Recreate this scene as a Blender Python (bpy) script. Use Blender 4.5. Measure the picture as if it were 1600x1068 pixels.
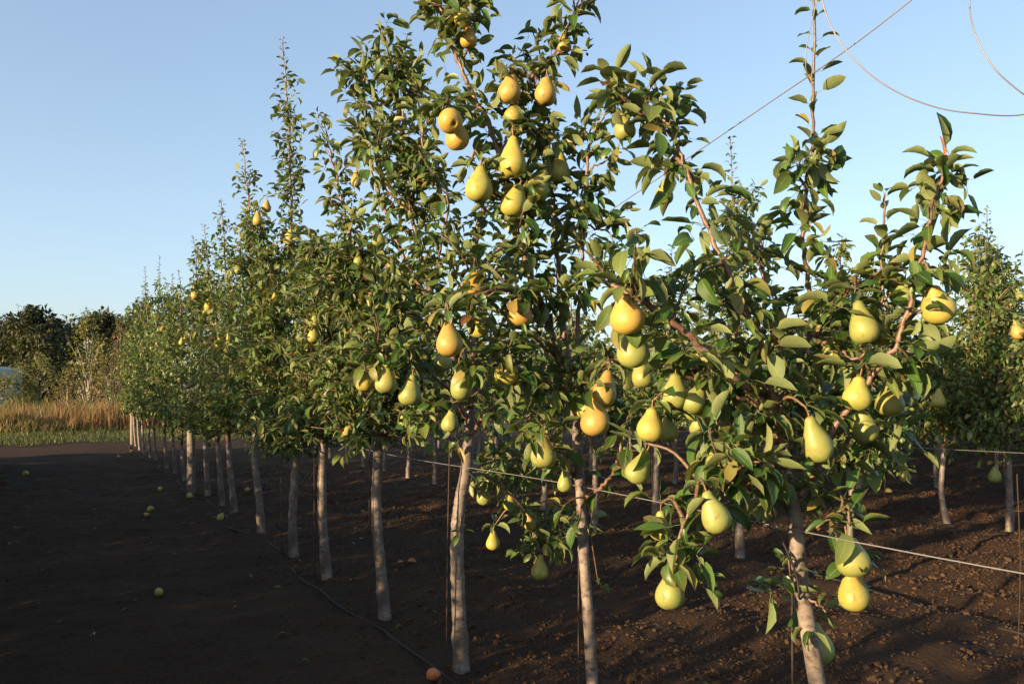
import bpy, math, random
import numpy as np
from mathutils import Vector, Matrix

for o in list(bpy.data.objects):
    bpy.data.objects.remove(o)
SC = bpy.context.scene
COL = SC.collection

# ------------------------------------------------------------------ camera
CAM_Z = 1.25
FPX = 1297.0
PITCH = math.radians(3.44)
cam_d = bpy.data.cameras.new('camera')
cam_d.sensor_width = 36.0
cam_d.lens = 36.0 * FPX / 1600.0
cam_d.clip_start = 0.05
cam_d.clip_end = 4000.0
cam = bpy.data.objects.new('camera', cam_d)
COL.objects.link(cam)
cam.location = (0, 0, CAM_Z)
cam.rotation_euler = (math.pi / 2 + PITCH, 0, 0)
SC.camera = cam

# ------------------------------------------------------------------ sky and sun
SUN_AZ = math.radians(-131.0)      # clockwise from +Y (view direction)
SUN_EL = math.radians(10.5)
world = bpy.data.worlds.new('World')
SC.world = world
world.use_nodes = True
wn = world.node_tree
wn.nodes.clear()
w_out = wn.nodes.new('ShaderNodeOutputWorld')
w_bg = wn.nodes.new('ShaderNodeBackground')
w_sky = wn.nodes.new('ShaderNodeTexSky')
w_sky.sky_type = 'NISHITA'
w_sky.sun_disc = False
w_sky.sun_elevation = SUN_EL
w_sky.sun_rotation = SUN_AZ
w_sky.air_density = 0.82
w_sky.dust_density = 2.0
w_sky.ozone_density = 1.9
w_bg.inputs['Strength'].default_value = 0.15
w_gam = wn.nodes.new('ShaderNodeGamma')      # the photograph's softer sky contrast, the same all round
w_gam.inputs['Gamma'].default_value = 0.70
wn.links.new(w_sky.outputs[0], w_gam.inputs['Color'])
wn.links.new(w_gam.outputs[0], w_bg.inputs['Color'])
wn.links.new(w_bg.outputs[0], w_out.inputs['Surface'])

sun_d = bpy.data.lights.new('sun', 'SUN')
sun_d.energy = 5.0
sun_d.angle = math.radians(0.6)
sun_d.color = (1.0, 0.70, 0.39)
sun = bpy.data.objects.new('sun', sun_d)
COL.objects.link(sun)
SUN_DIR = Vector((math.sin(SUN_AZ) * math.cos(SUN_EL), math.cos(SUN_AZ) * math.cos(SUN_EL), math.sin(SUN_EL)))
sun.rotation_euler = (-SUN_DIR).to_track_quat('-Z', 'Y').to_euler()

vs = SC.view_settings
vs.view_transform = 'Standard'
vs.look = 'None'
vs.exposure = 1.6
vs.gamma = 1.0
vs.use_curve_mapping = False
SC.cycles.max_bounces = 6
SC.cycles.diffuse_bounces = 3
SC.cycles.transmission_bounces = 3
SC.cycles.glossy_bounces = 2

# ------------------------------------------------------------------ coordinates
CP, SP = math.cos(PITCH), math.sin(PITCH)
def P(px, py, depth):
    """point seen at a pixel of the 1600x1068 photograph, at a depth along the view axis"""
    a = (px - 800.0) / FPX * depth
    b = (534.0 - py) / FPX * depth
    return np.array((a, depth * CP - b * SP, CAM_Z + depth * SP + b * CP))
def proj(p):
    v = p - np.array((0, 0, CAM_Z))
    d = v[..., 1] * CP + v[..., 2] * SP
    u = -v[..., 1] * SP + v[..., 2] * CP
    return 800 + FPX * v[..., 0] / d, 534 - FPX * u / d, d
def G(px, py):
    q = P(px, py, 1.0)
    k = CAM_Z / (CAM_Z - q[2])
    return np.array((q[0] * k, q[1] * k, 0.0))
RD = math.radians(28.8)
def NT(n, t, z=0.0):
    """row coordinates: n across the rows, t along them"""
    return np.array((n * math.cos(RD) - t * math.sin(RD), n * math.sin(RD) + t * math.cos(RD), z))
def toNT(p):
    return p[0] * math.cos(RD) + p[1] * math.sin(RD), -p[0] * math.sin(RD) + p[1] * math.cos(RD)

rng = random.Random(7)
nrng = np.random.default_rng(11)

# ------------------------------------------------------------------ materials
def new_mat(name):
    m = bpy.data.materials.new(name)
    m.use_nodes = True
    nt = m.node_tree
    nt.nodes.clear()
    return m, nt, nt.nodes, nt.links
def ramp(nodes, stops, interp='LINEAR'):
    r = nodes.new('ShaderNodeValToRGB')
    r.color_ramp.interpolation = interp
    e = r.color_ramp.elements
    while len(e) > 1:
        e.remove(e[-1])
    e[0].position = stops[0][0]; e[0].color = (*stops[0][1], 1)
    for p, c in stops[1:]:
        k = e.new(p); k.color = (*c, 1)
    return r
def mathn(nodes, links, op, a, b=None, clamp=False):
    n = nodes.new('ShaderNodeMath'); n.operation = op; n.use_clamp = clamp
    for i, v in enumerate((a, b)):
        if v is None: continue
        if isinstance(v, (int, float)): n.inputs[i].default_value = v
        else: links.new(v, n.inputs[i])
    return n.outputs[0]
def mixc(nodes, links, fac, a, b, mode='MIX'):
    n = nodes.new('ShaderNodeMix'); n.data_type = 'RGBA'; n.blend_type = mode
    if isinstance(fac, (int, float)): n.inputs[0].default_value = fac
    else: links.new(fac, n.inputs[0])
    for i, v in ((6, a), (7, b)):
        if isinstance(v, tuple): n.inputs[i].default_value = (*v, 1)
        else: links.new(v, n.inputs[i])
    return n.outputs[2]
def noise(nodes, links, scale, detail=4, vec=None, rough=0.55):
    n = nodes.new('ShaderNodeTexNoise')
    n.inputs['Scale'].default_value = scale; n.inputs['Detail'].default_value = detail
    n.inputs['Roughness'].default_value = rough
    if vec is not None: links.new(vec, n.inputs['Vector'])
    return n

def leaf_material(name, stops, under, trans=0.24, rough=0.38, edge=(0.20, 0.075, 0.03), edge_amt=0.6, spec=0.32):
    m, nt, N, L = new_mat(name)
    out = N.new('ShaderNodeOutputMaterial')
    at = N.new('ShaderNodeAttribute'); at.attribute_name = 'lf'
    sep = N.new('ShaderNodeSeparateColor'); L.new(at.outputs['Color'], sep.inputs[0])
    oi = N.new('ShaderNodeObjectInfo')
    r = mathn(N, L, 'FRACT', mathn(N, L, 'ADD', sep.outputs[0], oi.outputs['Random']))
    cr = ramp(N, stops); L.new(r, cr.inputs[0])
    tc = N.new('ShaderNodeTexCoord')
    nz = noise(N, L, 60.0, 3, tc.outputs['Object'])
    nv = mathn(N, L, 'MULTIPLY_ADD', nz.outputs['Fac'], 0.7); nv.node.inputs[2].default_value = 0.65
    col = mixc(N, L, 1.0, cr.outputs[0], nv, 'MULTIPLY')
    # midrib
    rib = mathn(N, L, 'LESS_THAN', sep.outputs[2], 0.07)
    col = mixc(N, L, mathn(N, L, 'MULTIPLY', rib, 0.45), col, (0.20, 0.22, 0.07))
    # browned tips and margins on some leaves
    r2 = mathn(N, L, 'FRACT', mathn(N, L, 'MULTIPLY', r, 7.31))
    e1 = mathn(N, L, 'MAXIMUM', mathn(N, L, 'POWER', sep.outputs[1], 5.0), mathn(N, L, 'POWER', sep.outputs[2], 6.0))
    e2 = mathn(N, L, 'MULTIPLY', e1, mathn(N, L, 'GREATER_THAN', r2, 0.62))
    col = mixc(N, L, mathn(N, L, 'MULTIPLY', e2, edge_amt), col, edge)
    n5 = noise(N, L, 34.0, 2, tc.outputs['Object']); sp5 = ramp(N, [(0.67, (0, 0, 0)), (0.70, (1, 1, 1))]); L.new(n5.outputs['Fac'], sp5.inputs[0])
    col = mixc(N, L, mathn(N, L, 'MULTIPLY', sp5.outputs[0], 0.6), col, (0.07, 0.04, 0.015))
    geo = N.new('ShaderNodeNewGeometry')
    ucol = mixc(N, L, 0.72, col, under)
    colf = mixc(N, L, geo.outputs['Backfacing'], col, ucol)
    b = N.new('ShaderNodeBsdfPrincipled')
    L.new(colf, b.inputs['Base Color'])
    rg = mathn(N, L, 'MULTIPLY_ADD', geo.outputs['Backfacing'], 0.25); rg.node.inputs[2].default_value = rough
    L.new(rg, b.inputs['Roughness'])
    b.inputs['Specular IOR Level'].default_value = spec
    bp = N.new('ShaderNodeBump'); bp.inputs['Strength'].default_value = 0.25; bp.inputs['Distance'].default_value = 0.002
    nz2 = noise(N, L, 220.0, 2, tc.outputs['Object']); L.new(nz2.outputs['Fac'], bp.inputs['Height'])
    L.new(bp.outputs[0], b.inputs['Normal'])
    t = N.new('ShaderNodeBsdfTranslucent')
    tcol = mixc(N, L, 0.5, colf, (0.24, 0.28, 0.025))
    L.new(tcol, t.inputs['Color'])
    mx = N.new('ShaderNodeMixShader'); mx.inputs[0].default_value = trans
    L.new(b.outputs[0], mx.inputs[1]); L.new(t.outputs[0], mx.inputs[2])
    L.new(mx.outputs[0], out.inputs['Surface'])
    return m

M_LEAF = leaf_material('pear_leaf',
    [(0.0, (0.016, 0.046, 0.009)), (0.35, (0.031, 0.080, 0.015)), (0.7, (0.058, 0.118, 0.024)), (0.92, (0.120, 0.158, 0.042)), (0.985, (0.22, 0.17, 0.045)), (1.0, (0.14, 0.055, 0.028))],
    (0.165, 0.205, 0.09))
M_LEAF_DARK = leaf_material('shade_dark_leaf',
    [(0.0, (0.010, 0.018, 0.007)), (0.6, (0.017, 0.028, 0.009)), (1.0, (0.035, 0.042, 0.014))], (0.03, 0.04, 0.018), trans=0.1, rough=0.5)  # the wood's shade is put into this darkened leaf colour
M_LEAF_YEL = leaf_material('autumn_leaf',
    [(0.0, (0.045, 0.075, 0.018)), (0.5, (0.085, 0.105, 0.027)), (1.0, (0.17, 0.14, 0.04))], (0.13, 0.14, 0.06), trans=0.3, rough=0.5)
M_LEAF_RUST = leaf_material('rust_leaf',
    [(0.0, (0.06, 0.065, 0.022)), (0.5, (0.11, 0.088, 0.032)), (1.0, (0.17, 0.095, 0.045))], (0.13, 0.11, 0.06), trans=0.3, rough=0.55)
M_GRASS = leaf_material('verge_grass',
    [(0.0, (0.022, 0.038, 0.010)), (0.6, (0.036, 0.056, 0.014)), (1.0, (0.08, 0.08, 0.025))], (0.04, 0.055, 0.02), trans=0.2, rough=0.5)  # green darkened to carry the shade lying on the grass strip
M_WEED = leaf_material('dry_weed',
    [(0.0, (0.12, 0.068, 0.042)), (0.5, (0.18, 0.105, 0.066)), (0.85, (0.25, 0.155, 0.10)), (1.0, (0.10, 0.09, 0.03))], (0.22, 0.11, 0.062), trans=0.3, rough=0.7, spec=0.2)

def bark_material(name, c1, c2, c3, scale=1.0, rough=0.55, bump=0.35):
    m, nt, N, L = new_mat(name)
    out = N.new('ShaderNodeOutputMaterial')
    tc = N.new('ShaderNodeTexCoord')
    mp = N.new('ShaderNodeMapping'); mp.inputs['Scale'].default_value = (1, 1, 1.9)
    L.new(tc.outputs['Object'], mp.inputs[0])
    n1 = noise(N, L, 9 * scale, 6, tc.outputs['Object'])
    n2 = noise(N, L, 38 * scale, 4, mp.outputs[0], 0.65)
    r1 = ramp(N, [(0.3, c1), (0.55, c2), (0.75, c3)]); L.new(n1.outputs['Fac'], r1.inputs[0])
    r2 = ramp(N, [(0.36, (0.30, 0.27, 0.25)), (0.47, (0.85, 0.84, 0.83)), (0.6, (1.0, 1.0, 1.0)), (0.72, (1.35, 1.32, 1.3))]); L.new(n2.outputs['Fac'], r2.inputs[0])
    col = mixc(N, L, 0.85, r1.outputs[0], r2.outputs[0], 'MULTIPLY')
    n6 = noise(N, L, 16 * scale, 3, tc.outputs['Object']); r6 = ramp(N, [(0.64, (1, 1, 1)), (0.70, (0.35, 0.33, 0.30))]); L.new(n6.outputs['Fac'], r6.inputs[0])
    col = mixc(N, L, 0.8, col, r6.outputs[0], 'MULTIPLY')
    b = N.new('ShaderNodeBsdfPrincipled'); L.new(col, b.inputs['Base Color'])
    b.inputs['Roughness'].default_value = rough
    b.inputs['Specular IOR Level'].default_value = 0.4
    bp = N.new('ShaderNodeBump'); bp.inputs['Strength'].default_value = bump; bp.inputs['Distance'].default_value = 0.004
    L.new(n2.outputs['Fac'], bp.inputs['Height']); L.new(bp.outputs[0], b.inputs['Normal'])
    L.new(b.outputs[0], out.inputs['Surface'])
    return m
M_BARK = bark_material('pear_bark', (0.080, 0.064, 0.055), (0.165, 0.137, 0.119), (0.27, 0.235, 0.210))
M_TWIG = bark_material('pear_twig', (0.10, 0.055, 0.04), (0.17, 0.10, 0.075), (0.22, 0.16, 0.13), 2.0, 0.45, 0.2)
M_SHOOT = bark_material('pear_young_shoot', (0.085, 0.05, 0.033), (0.115, 0.074, 0.045), (0.15, 0.115, 0.06), 2.0, 0.45, 0.15)
M_POST = bark_material('weathered_post', (0.12, 0.10, 0.085), (0.20, 0.17, 0.145), (0.27, 0.235, 0.205), 1.5, 0.85, 0.6)
M_GREYBARK = bark_material('grey_bark', (0.20, 0.18, 0.15), (0.30, 0.27, 0.23), (0.40, 0.37, 0.33), 0.5, 0.8, 0.5)

def pear_material(name, green, mid, warm, blush, blush_amt, russet=0.6):
    m, nt, N, L = new_mat(name)
    out = N.new('ShaderNodeOutputMaterial')
    tc = N.new('ShaderNodeTexCoord'); oi = N.new('ShaderNodeObjectInfo')
    ad = N.new('ShaderNodeVectorMath'); ad.operation = 'ADD'
    cb = N.new('ShaderNodeCombineXYZ')
    rr = mathn(N, L, 'MULTIPLY', oi.outputs['Random'], 40.0)
    for i in range(3): L.new(rr, cb.inputs[i])
    L.new(tc.outputs['Object'], ad.inputs[0]); L.new(cb.outputs[0], ad.inputs[1])
    n1 = noise(N, L, 1.6, 4, ad.outputs[0])
    r1 = ramp(N, [(0.3, green), (0.5, mid), (0.72, warm)]); L.new(n1.outputs['Fac'], r1.inputs[0])
    # blush on the shoulder side
    sx = N.new('ShaderNodeSeparateXYZ'); L.new(tc.outputs['Object'], sx.inputs[0])
    n2 = noise(N, L, 2.4, 5, ad.outputs[0])
    bl = mathn(N, L, 'ADD', mathn(N, L, 'MULTIPLY', sx.outputs[0], -0.9), mathn(N, L, 'MULTIPLY', sx.outputs[2], 0.35))
    bl = mathn(N, L, 'ADD', bl, mathn(N, L, 'MULTIPLY', n2.outputs['Fac'], 1.3))
    bl = mathn(N, L, 'SUBTRACT', bl, 0.42, clamp=True)
    col = mixc(N, L, mathn(N, L, 'MULTIPLY', bl, blush_amt, clamp=True), r1.outputs[0], blush)
    # russet netting near the ends and lenticel dots
    n3 = noise(N, L, 5.5, 7, ad.outputs[0], 0.72)
    ru = ramp(N, [(0.52, (0, 0, 0)), (0.70, (1, 1, 1))]); L.new(n3.outputs['Fac'], ru.inputs[0])
    col = mixc(N, L, mathn(N, L, 'MULTIPLY', ru.outputs[0], russet), col, (0.26, 0.14, 0.045))
    vo = N.new('ShaderNodeTexVoronoi'); vo.inputs['Scale'].default_value = 19.0; L.new(ad.outputs[0], vo.inputs['Vector'])
    dots = mathn(N, L, 'LESS_THAN', vo.outputs['Distance'], 0.2)
    col = mixc(N, L, mathn(N, L, 'MULTIPLY', dots, 0.45), col, (0.20, 0.15, 0.04))
    n4 = noise(N, L, 3.1, 3, ad.outputs[0]); sc = ramp(N, [(0.66, (0, 0, 0)), (0.70, (1, 1, 1))]); L.new(n4.outputs['Fac'], sc.inputs[0])
    col = mixc(N, L, mathn(N, L, 'MULTIPLY', sc.outputs[0], .55), col, (0.13, 0.075, 0.03))
    b = N.new('ShaderNodeBsdfPrincipled'); L.new(col, b.inputs['Base Color'])
    b.inputs['Roughness'].default_value = 0.46
    b.inputs['Specular IOR Level'].default_value = 0.35
    b.inputs['Subsurface Weight'].default_value = 0.12
    b.inputs['Subsurface Radius'].default_value = (0.01, 0.006, 0.002)
    b.inputs['Subsurface Scale'].default_value = 0.5
    bp = N.new('ShaderNodeBump'); bp.inputs['Strength'].default_value = 0.08; bp.inputs['Distance'].default_value = 0.003
    L.new(n3.outputs['Fac'], bp.inputs['Height']); L.new(bp.outputs[0], b.inputs['Normal'])
    L.new(b.outputs[0], out.inputs['Surface'])
    return m
M_PEAR = {
 'g': pear_material('pear_skin_green', (0.14, 0.18, 0.05), (0.19, 0.22, 0.06), (0.24, 0.25, 0.068), (0.29, 0.20, 0.055), 0.45),
 'y': pear_material('pear_skin_yellow', (0.20, 0.225, 0.05), (0.27, 0.265, 0.056), (0.33, 0.28, 0.06), (0.37, 0.19, 0.05), 0.6),
 'b': pear_material('pear_skin_blushed', (0.29, 0.24, 0.048), (0.36, 0.25, 0.052), (0.40, 0.235, 0.054), (0.37, 0.13, 0.045), 0.75),
 'r': pear_material('pear_skin_russet', (0.25, 0.215, 0.052), (0.31, 0.225, 0.058), (0.34, 0.205, 0.058), (0.33, 0.14, 0.05), 0.8, 0.5),
 'o': pear_material('pear_skin_rotten', (0.36, 0.13, 0.05), (0.42, 0.14, 0.05), (0.34, 0.09, 0.035), (0.22, 0.06, 0.03), 0.7, 0.6),
}
def plain_material(name, c, rough=0.6, metal=0.0, var=0.25, scale=30):
    m, nt, N, L = new_mat(name)
    out = N.new('ShaderNodeOutputMaterial'); tc = N.new('ShaderNodeTexCoord')
    n1 = noise(N, L, scale, 5, tc.outputs['Object'])
    r = ramp(N, [(0.3, tuple(v * (1 - var) for v in c)), (0.7, tuple(min(1, v * (1 + var)) for v in c))]); L.new(n1.outputs['Fac'], r.inputs[0])
    b = N.new('ShaderNodeBsdfPrincipled'); L.new(r.outputs[0], b.inputs['Base Color'])
    b.inputs['Roughness'].default_value = rough; b.inputs['Metallic'].default_value = metal
    L.new(b.outputs[0], out.inputs['Surface'])
    return m
M_STEM = plain_material('pear_stem', (0.16, 0.085, 0.035), 0.6)
M_CALYX = plain_material('pear_calyx', (0.06, 0.04, 0.022), 0.8)
M_WIRE = plain_material('galvanised_wire', (0.17, 0.165, 0.17), 0.5, 0.3, 0.1, 8)
M_RUST = plain_material('rusty_rod', (0.03, 0.018, 0.014), 0.8, 0.1, 0.4, 80)
M_HOSE = plain_material('drip_hose_plastic', (0.010, 0.0095, 0.009), 0.75, 0, 0.4, 40)
M_TIE = plain_material('black_tie', (0.015, 0.014, 0.014), 0.5)
M_WHITE = plain_material('shed_paint', (0.40, 0.41, 0.43), 0.6, 0, 0.1, 3)
M_ROOF = plain_material('shed_roof', (0.55, 0.52, 0.48), 0.6, 0, 0.1, 3)
M_DRYLEAF = plain_material('dry_leaf', (0.30, 0.12, 0.05), 0.8, 0, 0.4, 60)
M_STRAW = plain_material('straw', (0.45, 0.34, 0.20), 0.8, 0, 0.2, 60)

def soil_material(name, dark, mid, light):
    m, nt, N, L = new_mat(name)
    out = N.new('ShaderNodeOutputMaterial')
    geo = N.new('ShaderNodeNewGeometry')
    n1 = noise(N, L, 1.3, 6, geo.outputs['Position'])
    n2 = noise(N, L, 45.0, 5, geo.outputs['Position'], 0.7)
    n3 = noise(N, L, 11.0, 5, geo.outputs['Position'], 0.65)
    a = mathn(N, L, 'ADD', mathn(N, L, 'MULTIPLY', n1.outputs['Fac'], 0.35), mathn(N, L, 'MULTIPLY', n2.outputs['Fac'], 0.65))
    r = ramp(N, [(0.34, dark), (0.52, mid), (0.70, light)]); L.new(a, r.inputs[0])
    b = N.new('ShaderNodeBsdfPrincipled'); L.new(r.outputs[0], b.inputs['Base Color'])
    b.inputs['Roughness'].default_value = 0.95
    b.inputs['Specular IOR Level'].default_value = 0.1
    h = mathn(N, L, 'ADD', n3.outputs['Fac'], mathn(N, L, 'MULTIPLY', n2.outputs['Fac'], 0.6))
    bp = N.new('ShaderNodeBump'); bp.inputs['Strength'].default_value = 0.9; bp.inputs['Distance'].default_value = 0.02
    L.new(h, bp.inputs['Height']); L.new(bp.outputs[0], b.inputs['Normal'])
    L.new(b.outputs[0], out.inputs['Surface'])
    return m
M_SOIL = soil_material('orchard_soil', (0.023, 0.0145, 0.0095), (0.039, 0.024, 0.0150), (0.062, 0.037, 0.023))
M_CLOD = soil_material('soil_clod', (0.034, 0.021, 0.0135), (0.060, 0.037, 0.0225), (0.10, 0.061, 0.036))
M_FIELD = soil_material('verge_ground', (0.030, 0.040, 0.014), (0.050, 0.058, 0.020), (0.085, 0.080, 0.034))

# ------------------------------------------------------------------ object helpers
def tag(o, label=None, cat=None, group=None, kind=None):
    if label: o['label'] = label
    if cat: o['category'] = cat
    if group: o['group'] = group
    if kind: o['kind'] = kind
    return o
def empty(name, loc):
    o = bpy.data.objects.new(name, None)
    o.empty_display_size = 0.1
    COL.objects.link(o)
    o.location = tuple(loc)
    return o
def link(name, me, parent=None, loc=None):
    o = bpy.data.objects.new(name, me)
    COL.objects.link(o)
    if parent is not None: o.parent = parent
    if loc is not None: o.location = tuple(loc)
    return o
def np_mesh(name, V, F, mat, smooth=True, lf=None, uniform=True):
    """V (n,3), F (m,k) array of same-size faces or list of arrays"""
    me = bpy.data.meshes.new(name)
    V = np.asarray(V, dtype=np.float32)
    Fs = F if isinstance(F, list) else [F]
    Fs = [np.asarray(f, dtype=np.int32) for f in Fs if len(f)]
    nl = sum(f.size for f in Fs); nf = sum(f.shape[0] for f in Fs)
    me.vertices.add(len(V)); me.vertices.foreach_set('co', V.ravel())
    me.loops.add(nl); me.polygons.add(nf)
    me.loops.foreach_set('vertex_index', np.concatenate([f.ravel() for f in Fs]))
    tot = np.concatenate([np.full(f.shape[0], f.shape[1], dtype=np.int32) for f in Fs])
    st = np.concatenate([[0], np.cumsum(tot)[:-1]]).astype(np.int32)
    me.polygons.foreach_set('loop_start', st)
    try: me.polygons.foreach_set('loop_total', tot)
    except Exception: pass
    me.polygons.foreach_set('use_smooth', np.full(nf, smooth, dtype=bool))
    if lf is not None:
        a = me.attributes.new('lf', 'FLOAT_COLOR', 'POINT')
        a.data.foreach_set('color', np.asarray(lf, dtype=np.float32).ravel())
    me.materials.append(mat)
    me.update(calc_edges=True)
    return me

def smooth_path(pts, per=6):
    """Catmull-Rom through points (n,k)"""
    p = np.asarray(pts, dtype=float)
    if len(p) < 3:
        s = np.linspace(0, 1, per + 1)[:, None]
        return p[0] * (1 - s) + p[-1] * s
    q = np.vstack([2 * p[0] - p[1], p, 2 * p[-1] - p[-2]])
    out = []
    for i in range(1, len(q) - 2):
        s = np.linspace(0, 1, per, endpoint=False)[:, None]
        a, b, c, d = q[i - 1], q[i], q[i + 1], q[i + 2]
        out.append(0.5 * ((2 * b) + (-a + c) * s + (2 * a - 5 * b + 4 * c - d) * s ** 2 + (-a + 3 * b - 3 * c + d) * s ** 3))
    out.append(p[-1][None])
    return np.vstack(out)

def tube(path, radii, sides=8, knots=0.0, R=None):
    """returns V, F(list) of a capped tapered tube"""
    p = np.asarray(path, dtype=float); n = len(p)
    r = np.asarray(radii, dtype=float)
    if r.ndim == 0: r = np.full(n, float(r))
    t = np.gradient(p, axis=0); t /= np.linalg.norm(t, axis=1)[:, None] + 1e-9
    ref = np.array((1.0, 0.0, 0.0)) if abs(t[0][0]) < 0.9 else np.array((0.0, 1.0, 0.0))
    U = []
    u = ref - t[0] * np.dot(ref, t[0]); u /= np.linalg.norm(u)
    for i in range(n):
        u = u - t[i] * np.dot(u, t[i]); u /= np.linalg.norm(u) + 1e-9
        U.append(u.copy())
    U = np.array(U); W = np.cross(t, U)
    a = np.linspace(0, 2 * np.pi, sides, endpoint=False)
    rr = r[:, None] * np.ones((1, sides))
    if knots > 0 and R is not None:
        rr = rr * (1 + knots * (R.random((n, sides)) - 0.5) * 2)
    V = p[:, None, :] + rr[:, :, None] * (np.cos(a)[None, :, None] * U[:, None, :] + np.sin(a)[None, :, None] * W[:, None, :])
    V = V.reshape(-1, 3)
    i = np.arange(n - 1)[:, None] * sides; j = np.arange(sides)[None, :]; k = (j + 1) % sides
    F = np.stack([i + j, i + k, i + sides + k, i + sides + j], axis=-1).reshape(-1, 4)
    V = np.vstack([V, p[0], p[-1]])
    c0, c1 = n * sides, n * sides + 1
    jj = np.arange(sides); kk = (jj + 1) % sides
    C = np.vstack([np.stack([np.full(sides, c0), kk, jj], 1), np.stack([np.full(sides, c1), (n - 1) * sides + jj, (n - 1) * sides + kk], 1)])
    return V, [F, C]
def join_parts(parts):
    Vs, Q, T, off = [], [], [], 0
    for V, (F, C) in parts:
        Vs.append(V); Q.append(F + off); T.append(C + off); off += len(V)
    return np.vstack(Vs), [np.vstack(Q), np.vstack(T)]

# ------------------------------------------------------------------ leaves
def leaf_variant(sections, seed, petiole=True, wr=0.27, fold=None, curl=None):
    R = random.Random(seed)
    fold = R.uniform(0.2, 0.95) if fold is None else fold
    curl = R.uniform(-0.3, 1.7) if curl is None else curl
    wav = R.uniform(0, 0.035); ph = R.uniform(0, 6)
    twist = R.uniform(-0.8, 0.8)
    wr = wr * R.uniform(0.78, 1.2)
    pl = R.uniform(0.22, 0.45) if petiole else 0.0
    V, A, Q, T = [], [], [], []
    prof_s = {6: [0.0, 0.13, 0.33, 0.56, 0.78, 1.0], 4: [0.0, 0.3, 0.65, 1.0], 3: [0.0, 0.42, 1.0]}[sections]
    def w(s):
        return wr * (math.sin(math.pi * s ** 0.78) ** 0.75 if 0 < s < 1 else 0.0)
    y = pl; z = 0.0; ls = 0.0
    cen = []
    for s in prof_s:
        ds = s - ls; ang = -curl * (s + ls) * 0.5 + 0.12
        y += ds * math.cos(ang); z += ds * math.sin(ang); ls = s
        cen.append((s, y, z, ang))
    rnd = R.random()
    rows = []
    for s, yy, zz, ang in cen:
        hw = w(s)
        if hw == 0.0:
            V.append((0, yy, zz)); A.append((rnd, s, 0.0 if s == 0 else 0.6, 1)); rows.append([len(V) - 1]); continue
        tw = twist * s
        row = []
        for sgn in (-1, 0, 1):
            x = sgn * hw * math.cos(fold); dz = abs(sgn) * hw * math.sin(fold) + (wav * math.sin(ph + s * 9 + sgn) if sgn else 0)
            x2 = x * math.cos(tw) - dz * math.sin(tw); dz2 = x * math.sin(tw) + dz * math.cos(tw)
            V.append((x2, yy - dz2 * math.sin(ang), zz + dz2 * math.cos(ang))); A.append((rnd, s, float(abs(sgn)), 1)); row.append(len(V) - 1)
        rows.append(row)
    for a, b in zip(rows[:-1], rows[1:]):
        if len(a) == 1: T += [(a[0], b[1], b[0]), (a[0], b[2], b[1])]
        elif len(b) == 1: T += [(a[0], a[1], b[0]), (a[1], a[2], b[0])]
        else: Q += [(a[0], a[1], b[1], b[0]), (a[1], a[2], b[2], b[1])]
    if petiole:
        r = 0.011; o = len(V); sag = R.uniform(0.0, 0.06)
        ring = ((0.0, -0.01), (pl * 0.5, sag), (pl + 0.02, 0.0)) if sections == 6 else ((0.0, -0.01), (pl + 0.02, 0.0))
        for yy, zz in ring:
            for k in range(3):
                an = k * 2.094
                V.append((r * math.cos(an), yy, zz + r * math.sin(an))); A.append((rnd, 0.0, 0.0, 1))
        for i in range(len(ring) - 1):
            for k in range(3):
                k2 = (k + 1) % 3
                Q.append((o + i * 3 + k, o + i * 3 + k2, o + i * 3 + 3 + k2, o + i * 3 + 3 + k))
    return (np.array(V), np.array(A), np.array(Q, dtype=np.int32).reshape(-1, 4), np.array(T, dtype=np.int32).reshape(-1, 3))
HI = [leaf_variant(6, 100 + i) for i in range(26)]
MID = [leaf_variant(4, 200 + i) for i in range(14)]
LOW = [leaf_variant(3, 300 + i, petiole=False, wr=0.3) for i in range(10)]
VARS = {'hi': HI, 'mid': MID, 'low': LOW}
LEAF_MESH = {}
def leaf_mesh(lod, i):
    if (lod, i) not in LEAF_MESH:
        V, A, Q, T = VARS[lod][i]
        LEAF_MESH[(lod, i)] = np_mesh('leaf', V, [Q, T], M_LEAF, True, A)
    return LEAF_MESH[(lod, i)]

def frames(D, U):
    Y = D / (np.linalg.norm(D, axis=1)[:, None] + 1e-9)
    X = np.cross(Y, U); X /= np.linalg.norm(X, axis=1)[:, None] + 1e-9
    Z = np.cross(X, Y)
    return X, Y, Z
class Leaves:
    """leaf records: position, direction, up, length"""
    def __init__(s): s.p, s.d, s.u, s.l = [], [], [], []
    def add(s, p, d, u, l): s.p.append(p); s.d.append(d); s.u.append(u); s.l.append(l)
    def arrays(s): return np.array(s.p).reshape(-1, 3), np.array(s.d).reshape(-1, 3), np.array(s.u).reshape(-1, 3), np.array(s.l)
def leaves_mesh(name, p, d, u, l, vi, lod, mat, origin, R):
    bank = VARS[lod]
    X, Y, Z = frames(d, u)
    VV, AA, QQ, TT, off = [], [], [], [], 0
    for k, (V, A, Q, T) in enumerate(bank):
        idx = np.nonzero(vi == k)[0]
        if not len(idx): continue
        m = len(idx); nv = len(V)
        B = np.stack([X[idx], Y[idx], Z[idx]], axis=1) * l[idx][:, None, None]
        W = np.einsum('vk,mkc->mvc', V, B) + (p[idx] - origin)[:, None, :]
        a = np.repeat(A[None], m, 0).copy()
        a[:, :, 0] = R.random(m)[:, None]
        VV.append(W.reshape(-1, 3)); AA.append(a.reshape(-1, 4))
        o = (np.arange(m) * nv + off)[:, None, None]
        QQ.append((Q[None] + o).reshape(-1, 4)); TT.append((T[None] + o).reshape(-1, 3))
        off += m * nv
    return np_mesh(name, np.vstack(VV), [np.vstack(QQ), np.vstack(TT)], mat, True, np.vstack(AA))

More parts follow.
